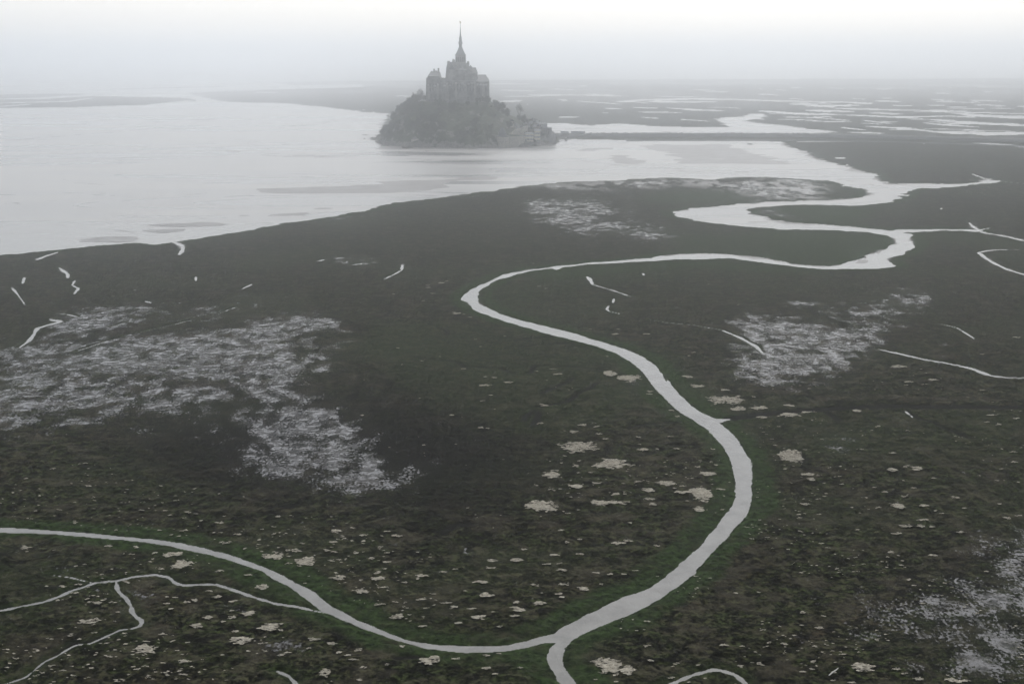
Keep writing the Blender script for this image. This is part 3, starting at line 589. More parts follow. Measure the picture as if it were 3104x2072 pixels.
# ------------------------------------------------------------------ the abbey
def NX(x, Y=YC): return at(1250 + x * .17857, 400, Y)[0]
def NZ(y, Y=YC): return at(1400, 50 + y * .17857, Y)[1]
def build_abbey():
    A = empty("abbey", "grey stone abbey with tall central spire crowning the rocky island", "abbey", loc=(NX(827), YC, NZ(1400)))
    O = A.location
    def part(mb, name, m, parent=None, smooth=False):
        mb.v = [(x - O[0], y - O[1], z - O[2]) for x, y, z in mb.v]
        return mb.build(name, m, parent or A, smooth)
    zb = NZ(1500)
    Yf, Yb = YC - 26, YC + 26
    # great retaining walls
    w = MB(); w.box(NX(262), NX(500), Yf + 2, Yb, zb, NZ(1040)); part(w, "west_wall", STONE)
    w = MB(); w.box(NX(500) - .5, NX(1096), Yf, Yb - 3, zb, NZ(1085)); w.box(NX(500), NX(760), Yf + 9, Yb - 4, NZ(1086), NZ(1045)); part(w, "main_wall", STONE)
    w = MB(); w.box(NX(1092), NX(1303), Yf + 3, Yb + 2, zb, NZ(1100)); w.frus(NX(1296), NX(1312), Yf + 5, Yb, zb, NX(1296), NX(1303.5), Yf + 5, Yb, NZ(1120)); part(w, "east_wall", STONE)
    w = MB(); w.frus(NX(252), NX(292), Yf + 4, Yb - 2, zb, NX(258), NX(292), Yf + 4, Yb - 2, NZ(1160)); w.frus(NX(258), NX(292), Yf + 4, Yb - 2, NZ(1160), NX(282), NX(292), Yf + 6, Yb - 3, NZ(1020)); part(w, "corner_tower", STONE)
    # buttresses and windows along the front
    rnd = random.Random(4)
    for i, x in enumerate([300, 352, 405, 455, 520, 566, 612, 660, 708, 760, 812, 862, 915, 968, 1020, 1070, 1120, 1168, 1215, 1262]):
        f = (Yf + 2 if x < 500 else (Yf if x < 1092 else Yf + 3)); wd = 1.1 + rnd.random() * .8; d = 1.6 + rnd.random() * 1.8
        t = NZ(1130 + rnd.random() * 60 if 500 < x < 1092 else 1150 + rnd.random() * 50)
        w = MB(); w.box(NX(x) - wd, NX(x) + wd, f - d, f + .1, zb, t); w.frus(NX(x) - wd, NX(x) + wd, f - d, f + .1, t, NX(x) - wd, NX(x) + wd, f - .1, f + .1, t + 2.4)
        part(w, "buttress", STONE if i % 3 else STONE_L)
    for x in [326, 378, 430, 543, 589, 636, 684, 734, 786, 837, 888, 941, 994, 1045, 1144, 1192, 1238]:
        f = (Yf + 2 if x < 500 else (Yf if x < 1092 else Yf + 3))
        for y, h in ((1185, 3.2), (1265, 4.0)):
            if rnd.random() < .15: continue
            w = MB(); z = NZ(y); X = NX(x)
            w.box(X - .7, X + .7, f - .06, f + .2, z, z + h); w.add([(X - .7, f - .06, z + h), (X + .7, f - .06, z + h), (X, f - .06, z + h + 1.0)], [(0, 1, 2)])
            part(w, "window", GLASSD)
    # lower terraces against the rock
    w = MB(); w.box(NX(300), NX(470), Yf - 9, Yf + 2.1, zb - 14, NZ(1392)); w.box(NX(560), NX(700), Yf - 12, Yf + .1, zb - 16, NZ(1410)); w.box(NX(780), NX(1000), Yf - 10, Yf + .1, zb - 16, NZ(1385)); w.box(NX(1060), NX(1330), Yf - 7, Yf + 3.1, zb - 20, NZ(1375))
    part(w, "terrace_wall", STONE)
    # west lodging with its hipped roof
    w = MB(); w.box(NX(287), NX(484), YC - 20, YC + 12, NZ(1041), NZ(1010)); part(w, "west_lodging", STONE)
    w = MB(); w.roof(NX(287), NX(484), YC - 20, YC + 12, NZ(1010), NZ(936), 3.2, 1.0, 0.2); r = part(w, "roof", SLATE)
    for x, y, s_ in ((383, 895, 1.0), (457, 882, 1.05), (412, 922, .7), (345, 930, .7), (430, 926, .6)):
        w = MB(); w.box(NX(x) - s_, NX(x) + s_, YC - 5 - s_, YC - 5 + s_, NZ(975), NZ(y)); w.box(NX(x) - s_ - .15, NX(x) + s_ + .15, YC - 5.15 - s_, YC - 4.85 + s_, NZ(y), NZ(y) + .4); part(w, "chimney", STONE, r)
    w = MB(); w.frus(NX(470), NX(503), YC - 15, YC + 8, NZ(1046), NX(466), NX(478), YC - 10, YC + 4, NZ(950)); part(w, "gable_end", STONE)
    # nave
    w = MB(); w.frus(NX(573), NX(760), YC - 14, YC + 14, NZ(1086), NX(592), NX(760), YC - 12, YC + 12, NZ(880)); part(w, "nave", STONE)
    w = MB(); w.frus(NX(590), NX(770), YC - 12.3, YC + 12.3, NZ(880), NX(610), NX(770), YC - 3, YC + 3, NZ(778)); part(w, "roof", SLATE)
    w = MB(); w.roofy(NX(640), NX(742), YC - 18, YC - 4, NZ(900), NZ(815)); part(w, "transept_roof", SLATE)
    w = MB(); w.box(NX(640), NX(742), YC - 18, YC - 4, NZ(1086), NZ(900)); part(w, "transept", STONE)
    w = MB(); w.box(NX(750), NX(905), YC - 15, YC + 15, NZ(1086), NZ(905)); w.roof(NX(735), NX(920), YC - 15, YC + 15, NZ(905), NZ(850)); part(w, "south_transept", STONE)
    # choir
    w = MB(); w.frus(NX(880), NX(1010), YC - 13, YC + 13, NZ(1086), NX(880), NX(985), YC - 11, YC + 11, NZ(860)); part(w, "choir", STONE)
    w = MB(); w.frus(NX(880), NX(985), YC - 11.3, YC + 11.3, NZ(860), NX(880), NX(935), YC - 2, YC + 2, NZ(800)); part(w, "choir_roof", SLATE)
    w = MB(); w.box(NX(960), NX(1074), YC - 16, YC + 14, NZ(1086), NZ(960)); part(w, "abbot_lodging", STONE)
    w = MB(); w.frus(NX(958), NX(1112), YC - 16.4, YC + 14.4, NZ(960), NX(1000), NX(1080), YC - 4, YC + 4, NZ(868)); part(w, "roof", SLATE)
    w = MB(); w.frus(NX(1060), NX(1130), YC - 15, YC + 12, NZ(1101), NX(1060), NX(1108), YC - 13, YC + 10, NZ(958)); part(w, "stair_wing", STONE)
    w = MB(); w.frus(NX(1096), NX(1303), Yf + 3, Yb + 2, NZ(1100), NX(1120), NX(1248), YC - 2, YC + 4, NZ(990)); r = part(w, "east_roof", SLATE)
    w = MB(); w.frus(NX(1225), NX(1303), Yf + 8, Yb, NZ(1100), NX(1235), NX(1288), YC - 6, YC + 8, NZ(1045)); part(w, "east_turret", STONE)
    for x, y, s_ in ((1214, 996, .8), (1246, 1003, .6)):
        w = MB(); w.box(NX(x) - s_, NX(x) + s_, YC - 1, YC + 1, NZ(1030), NZ(y)); part(w, "chimney", STONE, r)
    # pinnacles: slim shafts with spirelets
    for x, y, b in ((617, 752, 830), (637, 752, 830), (656, 768, 830), (686, 764, 830), (701, 716, 830), (722, 726, 830), (945, 758, 850), (962, 756, 870), (930, 790, 830), (995, 826, 890), (985, 842, 900), (1010, 846, 900)):
        for dy in (-11, 9):
            s_ = .75; w = MB(); zt = NZ(y); z0 = NZ(b)
            w.frus(NX(x) - s_, NX(x) + s_, YC + dy - s_, YC + dy + s_, z0 - 9, NX(x) - s_ * .85, NX(x) + s_ * .85, YC + dy - s_ * .85, YC + dy + s_ * .85, (z0 + zt * 2) / 3)
            w.frus(NX(x) - s_, NX(x) + s_, YC + dy - s_, YC + dy + s_, (z0 + zt * 2) / 3, NX(x) - .08, NX(x) + .08, YC + dy - .08, YC + dy + .08, zt); part(w, "pinnacle", STONE)
    for x0, z0, x1, z1 in ((1000, 905, 925, 850), (1040, 935, 960, 880)):
        for dy in (-14, 12):
            w = MB(); w.tube([(NX(x0), YC + dy, NZ(z0)), (NX((x0 + x1) / 2), YC + dy * .8, NZ((z0 + z1) / 2 - 10)), (NX(x1), YC + dy * .6, NZ(z1))], [.6, .5, .5], 4); part(w, "flying_buttress", STONE)
    # crossing tower
    cx = NX(827); k = NX(828) - NX(827); h = 85 * k
    w = MB(); w.frus(cx - 98 * k, cx + 100 * k, YC - 96 * k, YC + 96 * k, NZ(960), cx - 92 * k, cx + 93 * k, YC - 92 * k, YC + 92 * k, NZ(815)); w.frus(cx - 86 * k, cx + 90 * k, YC - h, YC + h, NZ(815), cx - 84 * k, cx + 84 * k, YC - h, YC + h, NZ(662)); T = part(w, "crossing_tower", STONE)
    w = MB(); w.box(cx - 90 * k, cx + 90 * k, YC - 90 * k, YC + 90 * k, NZ(662), NZ(652)); part(w, "cornice", STONE, T)
    for i in range(5):
        X = cx + (i - 2) * 31 * k
        w = MB(); w.box(X - .85, X + .85, YC - h - .12, YC - h + .3, NZ(775), NZ(700)); w.add([(X - .85, YC - h - .12, NZ(700)), (X + .85, YC - h - .12, NZ(700)), (X, YC - h - .12, NZ(686))], [(0, 1, 2)]); part(w, "belfry_window", GLASSD, T)
    q = math.sqrt(2)
    w = MB(); w.lathe(cx, YC, [(NZ(652), 84 * k * q), (NZ(632), 74 * k * q), (NZ(600), 58 * k * q), (NZ(560), 41 * k * q), (NZ(520), 27 * k * q)], 4, math.pi / 4); part(w, "tower_roof", LEAD)
    w = MB(); w.lathe(cx, YC, [(NZ(520), 27 * k), (NZ(472), 26.5 * k), (NZ(468), 34 * k), (NZ(461), 34 * k), (NZ(459), 25 * k), (NZ(400), 23 * k), (NZ(350), 19 * k), (NZ(345), 15 * k)], 8); S_ = part(w, "lantern", LEAD)
    for i in range(8):
        a = math.pi / 4 * i; r_ = 30 * k
        w = MB(); w.lathe(cx + r_ * math.cos(a), YC + r_ * math.sin(a), [(NZ(468), .3), (NZ(440), .28), (NZ(425), .04)], 4); part(w, "spirelet", LEAD, S_)
    w = MB(); w.lathe(cx, YC, [(NZ(345), 15 * k), (NZ(300), 10.5 * k), (NZ(240), 7 * k), (NZ(180), 4.2 * k), (NZ(135), 2.2 * k), (NZ(131), 3.2 * k), (NZ(128), 1.5 * k)], 8); part(w, "spire", LEAD)
    # gilded archangel with wings and raised sword
    z = NZ(128); w = MB(); w.lathe(cx, YC, [(z, .35), (z + 1.0, .42), (z + 2.0, .38), (z + 2.6, .5), (z + 2.9, .18), (z + 3.05, .26), (z + 3.4, .27), (z + 3.6, .08)], 8)
    for s_ in (-1, 1): w.add([(cx + s_ * .3, YC + .2, z + 2.5), (cx + s_ * 1.1, YC + .5, z + 3.6), (cx + s_ * .9, YC + .4, z + 1.3), (cx + s_ * .3, YC + .1, z + 1.2), (cx + s_ * .3, YC + .35, z + 2.5), (cx + s_ * 1.1, YC + .6, z + 3.6), (cx + s_ * .9, YC + .5, z + 1.3), (cx + s_ * .3, YC + .25, z + 1.2)], [(0, 1, 2, 3), (7, 6, 5, 4), (0, 4, 5, 1), (1, 5, 6, 2), (2, 6, 7, 3)])
    w.tube([(cx - .4, YC, z + 2.6), (cx - .8, YC, z + 3.6), (cx - 1.1, YC, z + 5.2)], [.13, .10, .04], 5); part(w, "statue", GILT, smooth=False)
STONE_L = simple_mat("sun-bleached granite", (0.20, 0.195, 0.185), (0.33, 0.32, 0.30), 0.15)
build_abbey()

# ------------------------------------------------------------------ village, barracks, ramparts
def house(name, label, cat, x0, x1, yb, ye, yr, Y, dep, wm=CLAY, rm=SLATE, gable=False, group=None, rows=0, cols=0, chim=1, zs='P', wp=None, zbot=None, bars=False):
    "x0..x1, yb (foot), ye (eaves), yr (ridge) measured in the photo, at distance Y"
    zx, zy, zk = Z[zs]
    fx = lambda x: at(zx + x * zk, 400, Y)[0]; fz = lambda y: at(1400, zy + y * zk, Y)[1]
    X0, X1 = fx(x0), fx(x1); zb = fz(yb) if zbot is None else zbot; ze = fz(ye); zr = fz(yr)
    xc = (X0 + X1) / 2; hw = (X1 - X0) / 2; h = ze - zb
    o = empty(name, label, cat, group, (xc, Y, zb))
    w = MB(); w.box(-hw, hw, 0, dep, -5, h); wall = w.build("wall", wm, o)
    w = MB()
    if zr - ze < .6: w.box(-hw - .2, hw + .2, -.2, dep + .2, h, h + .5)
    elif gable: w.roofy(-hw, hw, 0, dep, h, h + zr - ze)
    else: w.roof(-hw, hw, 0, dep, h, h + zr - ze, 0, 0, .3)
    r = w.build("roof", rm, o)
    if zr - ze >= .6:
        for i in range(chim):
            cx_ = -hw * .8 + i * hw * 1.5; c = MB(); c.box(cx_ - .45, cx_ + .45, dep * .4, dep * .4 + .9, h + (zr - ze) * .5, h + (zr - ze) + 1.3); c.box(cx_ - .55, cx_ + .55, dep * .4 - .1, dep * .4 + 1.0, h + (zr - ze) + 1.3, h + (zr - ze) + 1.6); c.build("chimney", STONE, r)
    if rows:
        for j in range(rows):
            for i in range(cols):
                wx = -hw + (i + .5) * 2 * hw / cols; hh = h / rows if wp is None else wp[1]; z = (h - (j + .78) * hh) if wp is None else h - wp[0] - j * wp[1]
                ww = min(.55, hw / cols * .5); g = MB(); g.box(wx - ww, wx + ww, -.05, .1, z, z + hh * .48); win = g.build("window", GLASSD, o)
                g = MB(); g.box(wx - ww - .2, wx + ww + .2, -.14, -.06, z - .25, z - .02); g.box(wx - ww - .2, wx + ww + .2, -.12, -.055, z + hh * .48 + .02, z + hh * .48 + .2)
                if True: g.box(wx - ww - .28, wx - ww - .02, -.12, -.055, z - .03, z + hh * .48 + .03); g.box(wx + ww + .02, wx + ww + .28, -.12, -.055, z - .03, z + hh * .48 + .03)
                g.build("frame", WHITE if bars else STONE2, win)
    return o
GV = "old stone houses on the village slope"
house("barracks", "long pale two-storey barracks with two rows of windows on the shore wall", "barracks", 425, 752, 1275, 1000, 940, 1850, 10, PALE, rows=2, cols=6, bars=True, chim=2, zbot=None)
house("barracks", "taller pale barracks with three rows of windows, right of the long barracks", "barracks", 785, 1022, 1330, 880, 800, 1862, 11, PALE, rows=3, cols=5, wp=(4.2, 7.6 * .62), bars=True, chim=2)
house("house", "steep slate roofed house at the right end of the village", "house", 1090, 1285, 1180, 760, 590, 1900, 12, STONE, chim=0, rows=2, cols=3)
house("gatehouse", "square flat topped stone gatehouse at the foot of the village", "gatehouse", 1290, 1475, 1180, 765, 758, 1888, 12, STONE, rows=1, cols=2)
house("house", "grey gabled house left of the long barracks", "house", 270, 425, 1120, 960, 875, 1866, 9, CLAY, gable=True, rows=1, cols=2)
house("house", "pale walled house alone among the trees above the round tower", "house", -170, -10, 590, 500, 400, 1895, 9, STONE2, gable=True, rows=1, cols=2)
house("house", "small low house behind the round tower roof", "house", 20, 140, 760, 690, 600, 1890, 8, CLAY, rows=1, cols=2)
vill = [(60, 200, 900, 790, 700, 1872, CLAY, 0), (210, 330, 860, 760, 640, 1882, STONE, 1), (340, 470, 880, 780, 690, 1872, CLAY, 0), (480, 600, 840, 740, 640, 1880, STONE, 0), (610, 730, 900, 800, 690, 1872, CLAY, 1),
        (740, 860, 830, 720, 620, 1882, STONE, 0), (870, 980, 820, 700, 600, 1890, CLAY, 1), (560, 700, 690, 600, 500, 1900, STONE, 0), (720, 820, 640, 540, 430, 1906, CLAY, 1), (840, 940, 640, 560, 470, 1906, STONE, 0), (940, 1060, 720, 620, 540, 1900, CLAY, 0), (1010, 1110, 900, 780, 690, 1882, STONE, 1), (400, 520, 680, 600, 520, 1902, CLAY, 0)]
for a in vill:
    house("house", "small steep roofed stone house packed on the village slope above the barracks", "house", a[0], a[1], a[2], a[3], a[4], a[5], 9, a[6], gable=bool(a[7]), group=GV, rows=1, cols=3)
def build_round_tower():
    Y = 1822; kx, ky, kk = 1400, 330, 200 / 2349
    fx = lambda x: at(kx + x * kk, 400, Y)[0]; fz = lambda y: at(1400, ky + y * kk, Y)[1]
    X = (fx(1250) + fx(1680)) / 2; r = (fx(1680) - fx(1250)) / 2
    o = empty("round_tower", "stout round stone tower with conical slate roof at the waterline", "tower", loc=(X, Y + r, -1.5))
    h = fz(1000) + 1.5
    w = MB(); w.lathe(0, 0, [(-1.5, r * 1.06), (h * .3, r * 1.0), (h, r * .97)], 28); w.build("wall", STONE2, o)
    w = MB(); w.lathe(0, 0, [(h, r * 1.06), (h + 1.3, r * 1.06), (h + 1.35, r * .8)], 28); w.build("parapet", STONE, o)
    w = MB(); w.lathe(-r * .12, 0, [(h + 1.2, r * .78), (h + (fz(760) - fz(1000)), r * .42), (fz(640) + 1.5, .15)], 20); w.build("roof", SLATE, o)
    for i in range(5):
        a = -math.pi / 2 + (i - 2) * .5; g = MB(); rr = r * .985
        g.box(rr * math.cos(a) - .25, rr * math.cos(a) + .25, rr * math.sin(a) - .25, rr * math.sin(a) + .25, h * .55, h * .55 + .9); g.build("gun_port", GLASSD, o)
build_round_tower()
def wall_run(name, label, cat, pts, m, thick=1.6, top=None, merlon=False):
    "pts: (photo x, photo y of the wall top, distance)"
    P = [(at(x, y, Y)[0], Y, at(x, y, Y)[1]) for x, y, Y in pts]
    o = empty(name, label, cat, loc=(P[0][0], P[0][1], -1.5)); O = Vector(o.location); w = MB(); c = MB()
    for a, b in zip(P[:-1], P[1:]):
        a = Vector(a) - O; b = Vector(b) - O; d = Vector((b.x - a.x, b.y - a.y, 0)); L_ = d.length; n = Vector((-d.y, d.x, 0)).normalized() * thick
        V = [(a.x, a.y, -1.5), (b.x, b.y, -1.5), (b.x + n.x, b.y + n.y, -1.5), (a.x + n.x, a.y + n.y, -1.5), (a.x, a.y, a.z), (b.x, b.y, b.z), (b.x + n.x, b.y + n.y, b.z), (a.x + n.x, a.y + n.y, a.z)]
        w.add(V, [(0, 3, 2, 1), (4, 5, 6, 7), (0, 1, 5, 4), (1, 2, 6, 5), (2, 3, 7, 6), (3, 0, 4, 7)])
        k = max(1, int(L_ / 2.4))
        for i in range(k):
            t = (i + .25) / k; t2 = (i + .75) / k; p = a.lerp(b, t); q = a.lerp(b, t2)
            c.add([(p.x, p.y, p.z), (q.x, q.y, q.z), (q.x + n.x * .4, q.y + n.y * .4, q.z), (p.x + n.x * .4, p.y + n.y * .4, p.z), (p.x, p.y, p.z + .9), (q.x, q.y, q.z + .9), (q.x + n.x * .4, q.y + n.y * .4, q.z + .9), (p.x + n.x * .4, p.y + n.y * .4, p.z + .9)], [(4, 5, 6, 7), (0, 1, 5, 4), (1, 2, 6, 5), (2, 3, 7, 6), (3, 0, 4, 7)])
    w.build("wall", m, o)
    if merlon: c.build("battlements", m, o)
PP = lambda x, y: (1560 + x * .076518, 330 + y * .076518)
wall_run("rampart_wall", "pale stone shore rampart between the round tower and the barracks", "rampart", [(*PP(-215, 1105), 1828), (*PP(90, 1110), 1832), (*PP(425, 1105), 1840)], STONE2, merlon=True)
wall_run("rampart_wall", "long grey battered rampart below the two barracks and houses", "rampart", [(*PP(425, 1285), 1838), (*PP(800, 1310), 1848), (*PP(1030, 1290), 1862)], STONE, merlon=False)
wall_run("rampart_wall", "battlemented rampart stepping down from the gatehouse to the causeway", "rampart", [(*PP(1030, 1080), 1866), (*PP(1300, 1060), 1880), (*PP(1475, 905), 1886), (*PP(1570, 985), 1894), (*PP(1640, 1060), 1902)], STONE, merlon=True)
wall_run("boundary_wall", "pale sloping garden wall climbing through the village", "wall", [(1400 + 1700 * .0851, 330 + 900 * .0851, 1850), (1400 + 1900 * .0851, 330 + 740 * .0851, 1857), (1400 + 2150 * .0851, 330 + 660 * .0851, 1863), (1400 + 2349 * .0851, 330 + 600 * .0851, 1870)], STONE2, .6)
wall_run("boundary_wall", "pale path wall on the rocks left of the round tower", "wall", [(1400 + 850 * .0851, 330 + 1215 * .0851, 1838), (1400 + 1000 * .0851, 330 + 1165 * .0851, 1836), (1400 + 1190 * .0851, 330 + 1085 * .0851, 1834)], STONE2, .6)
def build_chapel():
    Y = 1832; X0, X1 = at(1246, 400, Y)[0], at(1268, 400, Y)[0]; z0 = at(1255, 436, Y)[1]; z1 = at(1255, 422, Y)[1]
    xc = (X0 + X1) / 2; hw = (X1 - X0) / 2
    o = empty("chapel", "little pale stone chapel on a rock at the left foot of the island", "chapel", loc=(xc, Y, z0))
    w = MB(); w.box(-hw, hw, 0, 10, -4, z1 - z0); w.box(-.8, .8, -.7, 0, 0, 2.6); w.build("wall", STONE2, o)
    w = MB(); w.roofy(-hw, hw, 0, 10, z1 - z0, z1 - z0 + 3.6); w.build("roof", STONE_L, o)
    w = MB(); w.box(-.5, .5, -.75, -.69, .1, 2.1); w.build("door", GLASSD, o)
build_chapel()

# ------------------------------------------------------------------ rocks off the shore
def rock_mesh(seed, sx, sy, sz):
    r = random.Random(seed); n, m = 18, 9; V = []; F = []
    for j in range(m + 1):
        for i in range(n):
            th = math.pi * .5 * (1 - j / m); a = 2 * math.pi * i / n
            k = 1 + .55 * (float(vnoise(np.array([3 + 2.2 * math.cos(a) + seed]), np.array([j * .6 + 2.2 * math.sin(a)]), seed)[0]) - .5) + .12 * (r.random() - .5)
            V.append((sx * k * math.cos(a) * math.cos(math.pi / 2 * (1 - (m - j) / m) * 1.0) , sy * k * math.sin(a) * math.cos(math.pi / 2 * j / m), -1.2 + (sz + 1.2) * k * math.sin(math.pi / 2 * j / m)))
    for j in range(m):
        for i in range(n): F.append((j * n + i, j * n + (i + 1) % n, (j + 1) * n + (i + 1) % n, (j + 1) * n + i))
    b = MB(); b.add(V, F); return b
ROCK2 = simple_mat("weedy shore rock", (0.022, 0.024, 0.018), (0.085, 0.08, 0.07), 0.5, 0.8, bump=.4)
GR = "dark rocks off the left foot of the island"
for i, (x, y, w_, h_) in enumerate([(1128, 420, 5, 1.6), (1140, 423, 9, 2.2), (1152, 420, 10, 3.0), (1165, 418, 10, 4), (1158, 429, 9, 2.2), (1146, 430, 5, 1.4), (1172, 427, 12, 3.5), (1178, 434, 11, 2.6), (1192, 436, 12, 2.5), (1168, 413, 7, 3.5), (1205, 438, 10, 2), (1240, 448, 7, 1.6), (1228, 450, 6, 1.0), (1222, 447, 4, .8), (1250, 443, 9, 2.2), (1262, 440, 9, 2.4)]):
    X, Y = gnd(x, y, YW); o = rock_mesh(i + 3, w_ * .8, w_ * 1.1, h_).build("shore_rock", ROCK2, smooth=True); o.location = (X, Y, YW)
    tag(o, "low dark weedy rock in the wet sand off the left foot of the island", "rock", GR)
for x, y, w_, lab in ((1107, 410, 7, "flat lone dark rock in the bay farthest left of the island"), (1104, 421, 2.2, "tiny dark rock left of the shore rocks, below the flat lone rock")):
    X, Y = gnd(x, y, YW); o = rock_mesh(41 + int(w_), w_, w_ * .6, .9).build("shore_rock", ROCK2, smooth=True); o.location = (X, Y, YW); tag(o, lab, "rock")
X, Y = gnd(2274, 438, YW); o = rock_mesh(60, 4.2, 6, 1.1).build("mud_islet", ROCK2, smooth=True); o.location = (X, Y, YW); tag(o, "small dark islet in the river mouth beside the causeway", "islet")

# ------------------------------------------------------------------ trees
BARK = simple_mat("grey bark", (0.03, 0.028, 0.024), (0.06, 0.055, 0.048), 1.0)
def leafmat(n, a, b): return simple_mat(n, a, b, 0.25, 0.9, 0.1)
LEAF = [leafmat("winter twigs", (0.010, 0.011, 0.009), (0.035, 0.035, 0.027)), leafmat("evergreen leaves", (0.006, 0.012, 0.006), (0.022, 0.035, 0.014)), leafmat("budding leaves", (0.010, 0.016, 0.006), (0.036, 0.046, 0.018))]
def crown_mesh(seed, rx, rz, nleaf, size, lumps=9, hollow=.35):
    r = random.Random(seed); b = MB(); cs = []
    for i in range(lumps):
        a = r.random() * 6.283; q = r.random() ** .5 * .62; cs.append((math.cos(a) * q * rx, math.sin(a) * q * rx, (r.random() - .35) * rz * 1.1, (.32 + .25 * r.random()) * rx))
    for i in range(nleaf):
        c = r.choice(cs); u = Vector((r.gauss(0, 1), r.gauss(0, 1), r.gauss(0, 1))).normalized(); k = c[3] * (hollow + (1 - hollow) * r.random() ** .5) * (1.25 if r.random() < .1 else 1)
        p = Vector(c[:3]) + Vector((u.x * k, u.y * k, u.z * k * rz / rx * 1.1)); s = size * (.5 + r.random())
        e = Vector((r.gauss(0, 1), r.gauss(0, 1), r.gauss(0, .6))).normalized(); f = e.cross(u + Vector((.01, .02, 1))).normalized()
        b.add([p - e * s, p - f * s * .6, p + e * s, p + f * s * .6], [(0, 1, 2, 3)])
    return b
def trunk_mesh(seed, h, rx, rz, zc):
    r = random.Random(seed); b = MB(); b.tube([(0, 0, -1.5), (.1, 0, h * .4), (.2, .1, h * .8), (.1, .2, h * 1.25)], [.42, .3, .2, .07], 6)
    for i in range(7):
        a = r.random() * 6.28; z0 = h * (.5 + .5 * r.random()); q = rx * (.5 + .4 * r.random())
        b.tube([(.1, 0, z0), (q * .5 * math.cos(a), q * .5 * math.sin(a), z0 + rz * .5), (q * math.cos(a), q * math.sin(a), zc + rz * (.2 + .5 * r.random()))], [.16, .1, .03], 4)
    return b
TREES = []
for i in range(6):
    rx = (4.2, 5.0, 3.6, 5.6, 4.6, 6.5)[i]; rz = (4.5, 4.2, 4.6, 5.0, 3.6, 6.0)[i]; h = 3.2 if i < 5 else 5
    lm = LEAF[(0, 0, 2, 1, 2, 0)[i]]; nl = (650, 700, 600, 1500, 750, 620)[i]
    TREES.append((crown_mesh(50 + i, rx, rz, nl, (.42, .45, .42, .5, .45, .35)[i], 12 if i != 5 else 18).build("crown", lm, mesh_only=True), trunk_mesh(80 + i, h, rx, rz, h + rz * .8).build("trunk", BARK, mesh_only=True), h + rz * .8))
def tree(kind, x, y, z, s, label, group=None, rz=0.0):
    cm, tm, zc = TREES[kind]
    o = empty("tree", label, "tree", group, (x, y, z)); o.scale = (s, s, s); o.rotation_euler = (0, 0, rz)
    c = link("crown", cm, o); c.location = (0, 0, zc); link("trunk", tm, o)
    return o
rt = random.Random(11); nT = 0
def fill(n, x0, x1, y0, y1, kinds, label, group, s0=.7, s1=1.15, dens=None, minz=4):
    global nT
    k = tries = 0
    while k < n and tries < n * 30:
        tries += 1; X = rt.uniform(MX(x0), MX(x1)); Y = rt.uniform(y0, y1); z = hz(X, Y)
        if z < minz or (abs(Y - YC) < 42 and NX(240) < X < NX(1340)): continue
        d = float(fbm(np.array([X / 30]), np.array([Y / 30]), 91, 2)[0])
        if d < (dens or .38): continue
        tree(rt.choice(kinds), X, Y, z - .6, rt.uniform(s0, s1), label, group, rt.uniform(0, 6.28)); k += 1; nT += 1
fill(120, 230, 900, 1835, 1985, [0, 0, 1, 2, 4, 3], "bushy grey green tree in the wood on the left slope of the island", "trees of the left slope wood")
fill(60, 850, 1480, 1828, 1925, [0, 2, 2, 4, 1], "leafy tree on the craggy front slope under the abbey walls", "trees of the craggy front slope", .5, .95, .46)
fill(42, 1400, 2050, 1865, 1990, [0, 1, 4, 3, 2], "tree in the gardens above and between the village houses", "trees of the village gardens", .6, 1.0, .40)
for x, y, kd, s, lab, cut in ((665, 865, 5, 1.25, "bare round topped tree standing highest left of the abbey", 60), (1575, 1010, 3, 1.25, "large dark dense evergreen right below the abbey's right corner", 60), (1775, 1040, 5, 1.30, "tall bare tree with airy rounded crown above the village", 60),
                              (290, 1150, 5, .45, "small bare tree overhanging the water at the far left edge of the island", 0), (600, 900, 0, 1.35, "bare grey tree just below the highest tree left of the abbey", 0), (1630, 1075, 3, .8, "smaller dark evergreen right of the large evergreen", 0), (2000, 1215, 1, .7, "bushy tree at the right end of the village skyline", 0)):
    X = MX(x); Y = YC - 18 if x > 1000 else YC - 5; zt = MZ(y, Y); cm, tm, zc = TREES[kd]; hgt = (zc + 4.6) * s
    tree(kd, X, Y, zt - hgt, s, lab); nT += 1

# ------------------------------------------------------------------ causeway, berm, cars
RIP = simple_mat("grey riprap and turf", (0.035, 0.037, 0.036), (0.11, 0.112, 0.11), 0.6, 0.9, 0.2, .5, 8)
ROADM = simple_mat("worn asphalt", (0.09, 0.09, 0.09), (0.14, 0.14, 0.138), 0.4, 0.85)
def ribbon(name, pts, prof, m, label, cat):
    "pts = toe line as photo pixels; prof = (offset back, height)"
    P = [gnd(x, y, YW) for x, y in pts]; n = len(prof); b = MB(); V = []; F = []; r = random.Random(5)
    Q = []
    for a, c in zip(P[:-1], P[1:]):
        k = max(1, int(abs(c[0] - a[0]) / 6)); Q += [(a[0] + (c[0] - a[0]) * i / k, a[1] + (c[1] - a[1]) * i / k) for i in range(k)]
    Q.append(P[-1])
    for x, y in Q:
        for o_, h in prof: V.append((x, y + o_ + (r.random() - .5) * (1.2 if h < prof[1][1] else .1), YW + h + (r.random() - .5) * (.5 if 0 < h < 99 and o_ in (prof[1][0],) else .04)))
    for j in range(len(Q) - 1):
        for i in range(n - 1): F.append((j * n + i, (j + 1) * n + i, (j + 1) * n + i + 1, j * n + i + 1))
    b.add(V, F); tag(b.build(name, m), label, cat, kind="structure"); return Q
CW = [(1640, 414), (1675, 415), (1860, 415), (2200, 415), (2500, 417), (2700, 421), (3104, 433), (3800, 452)]
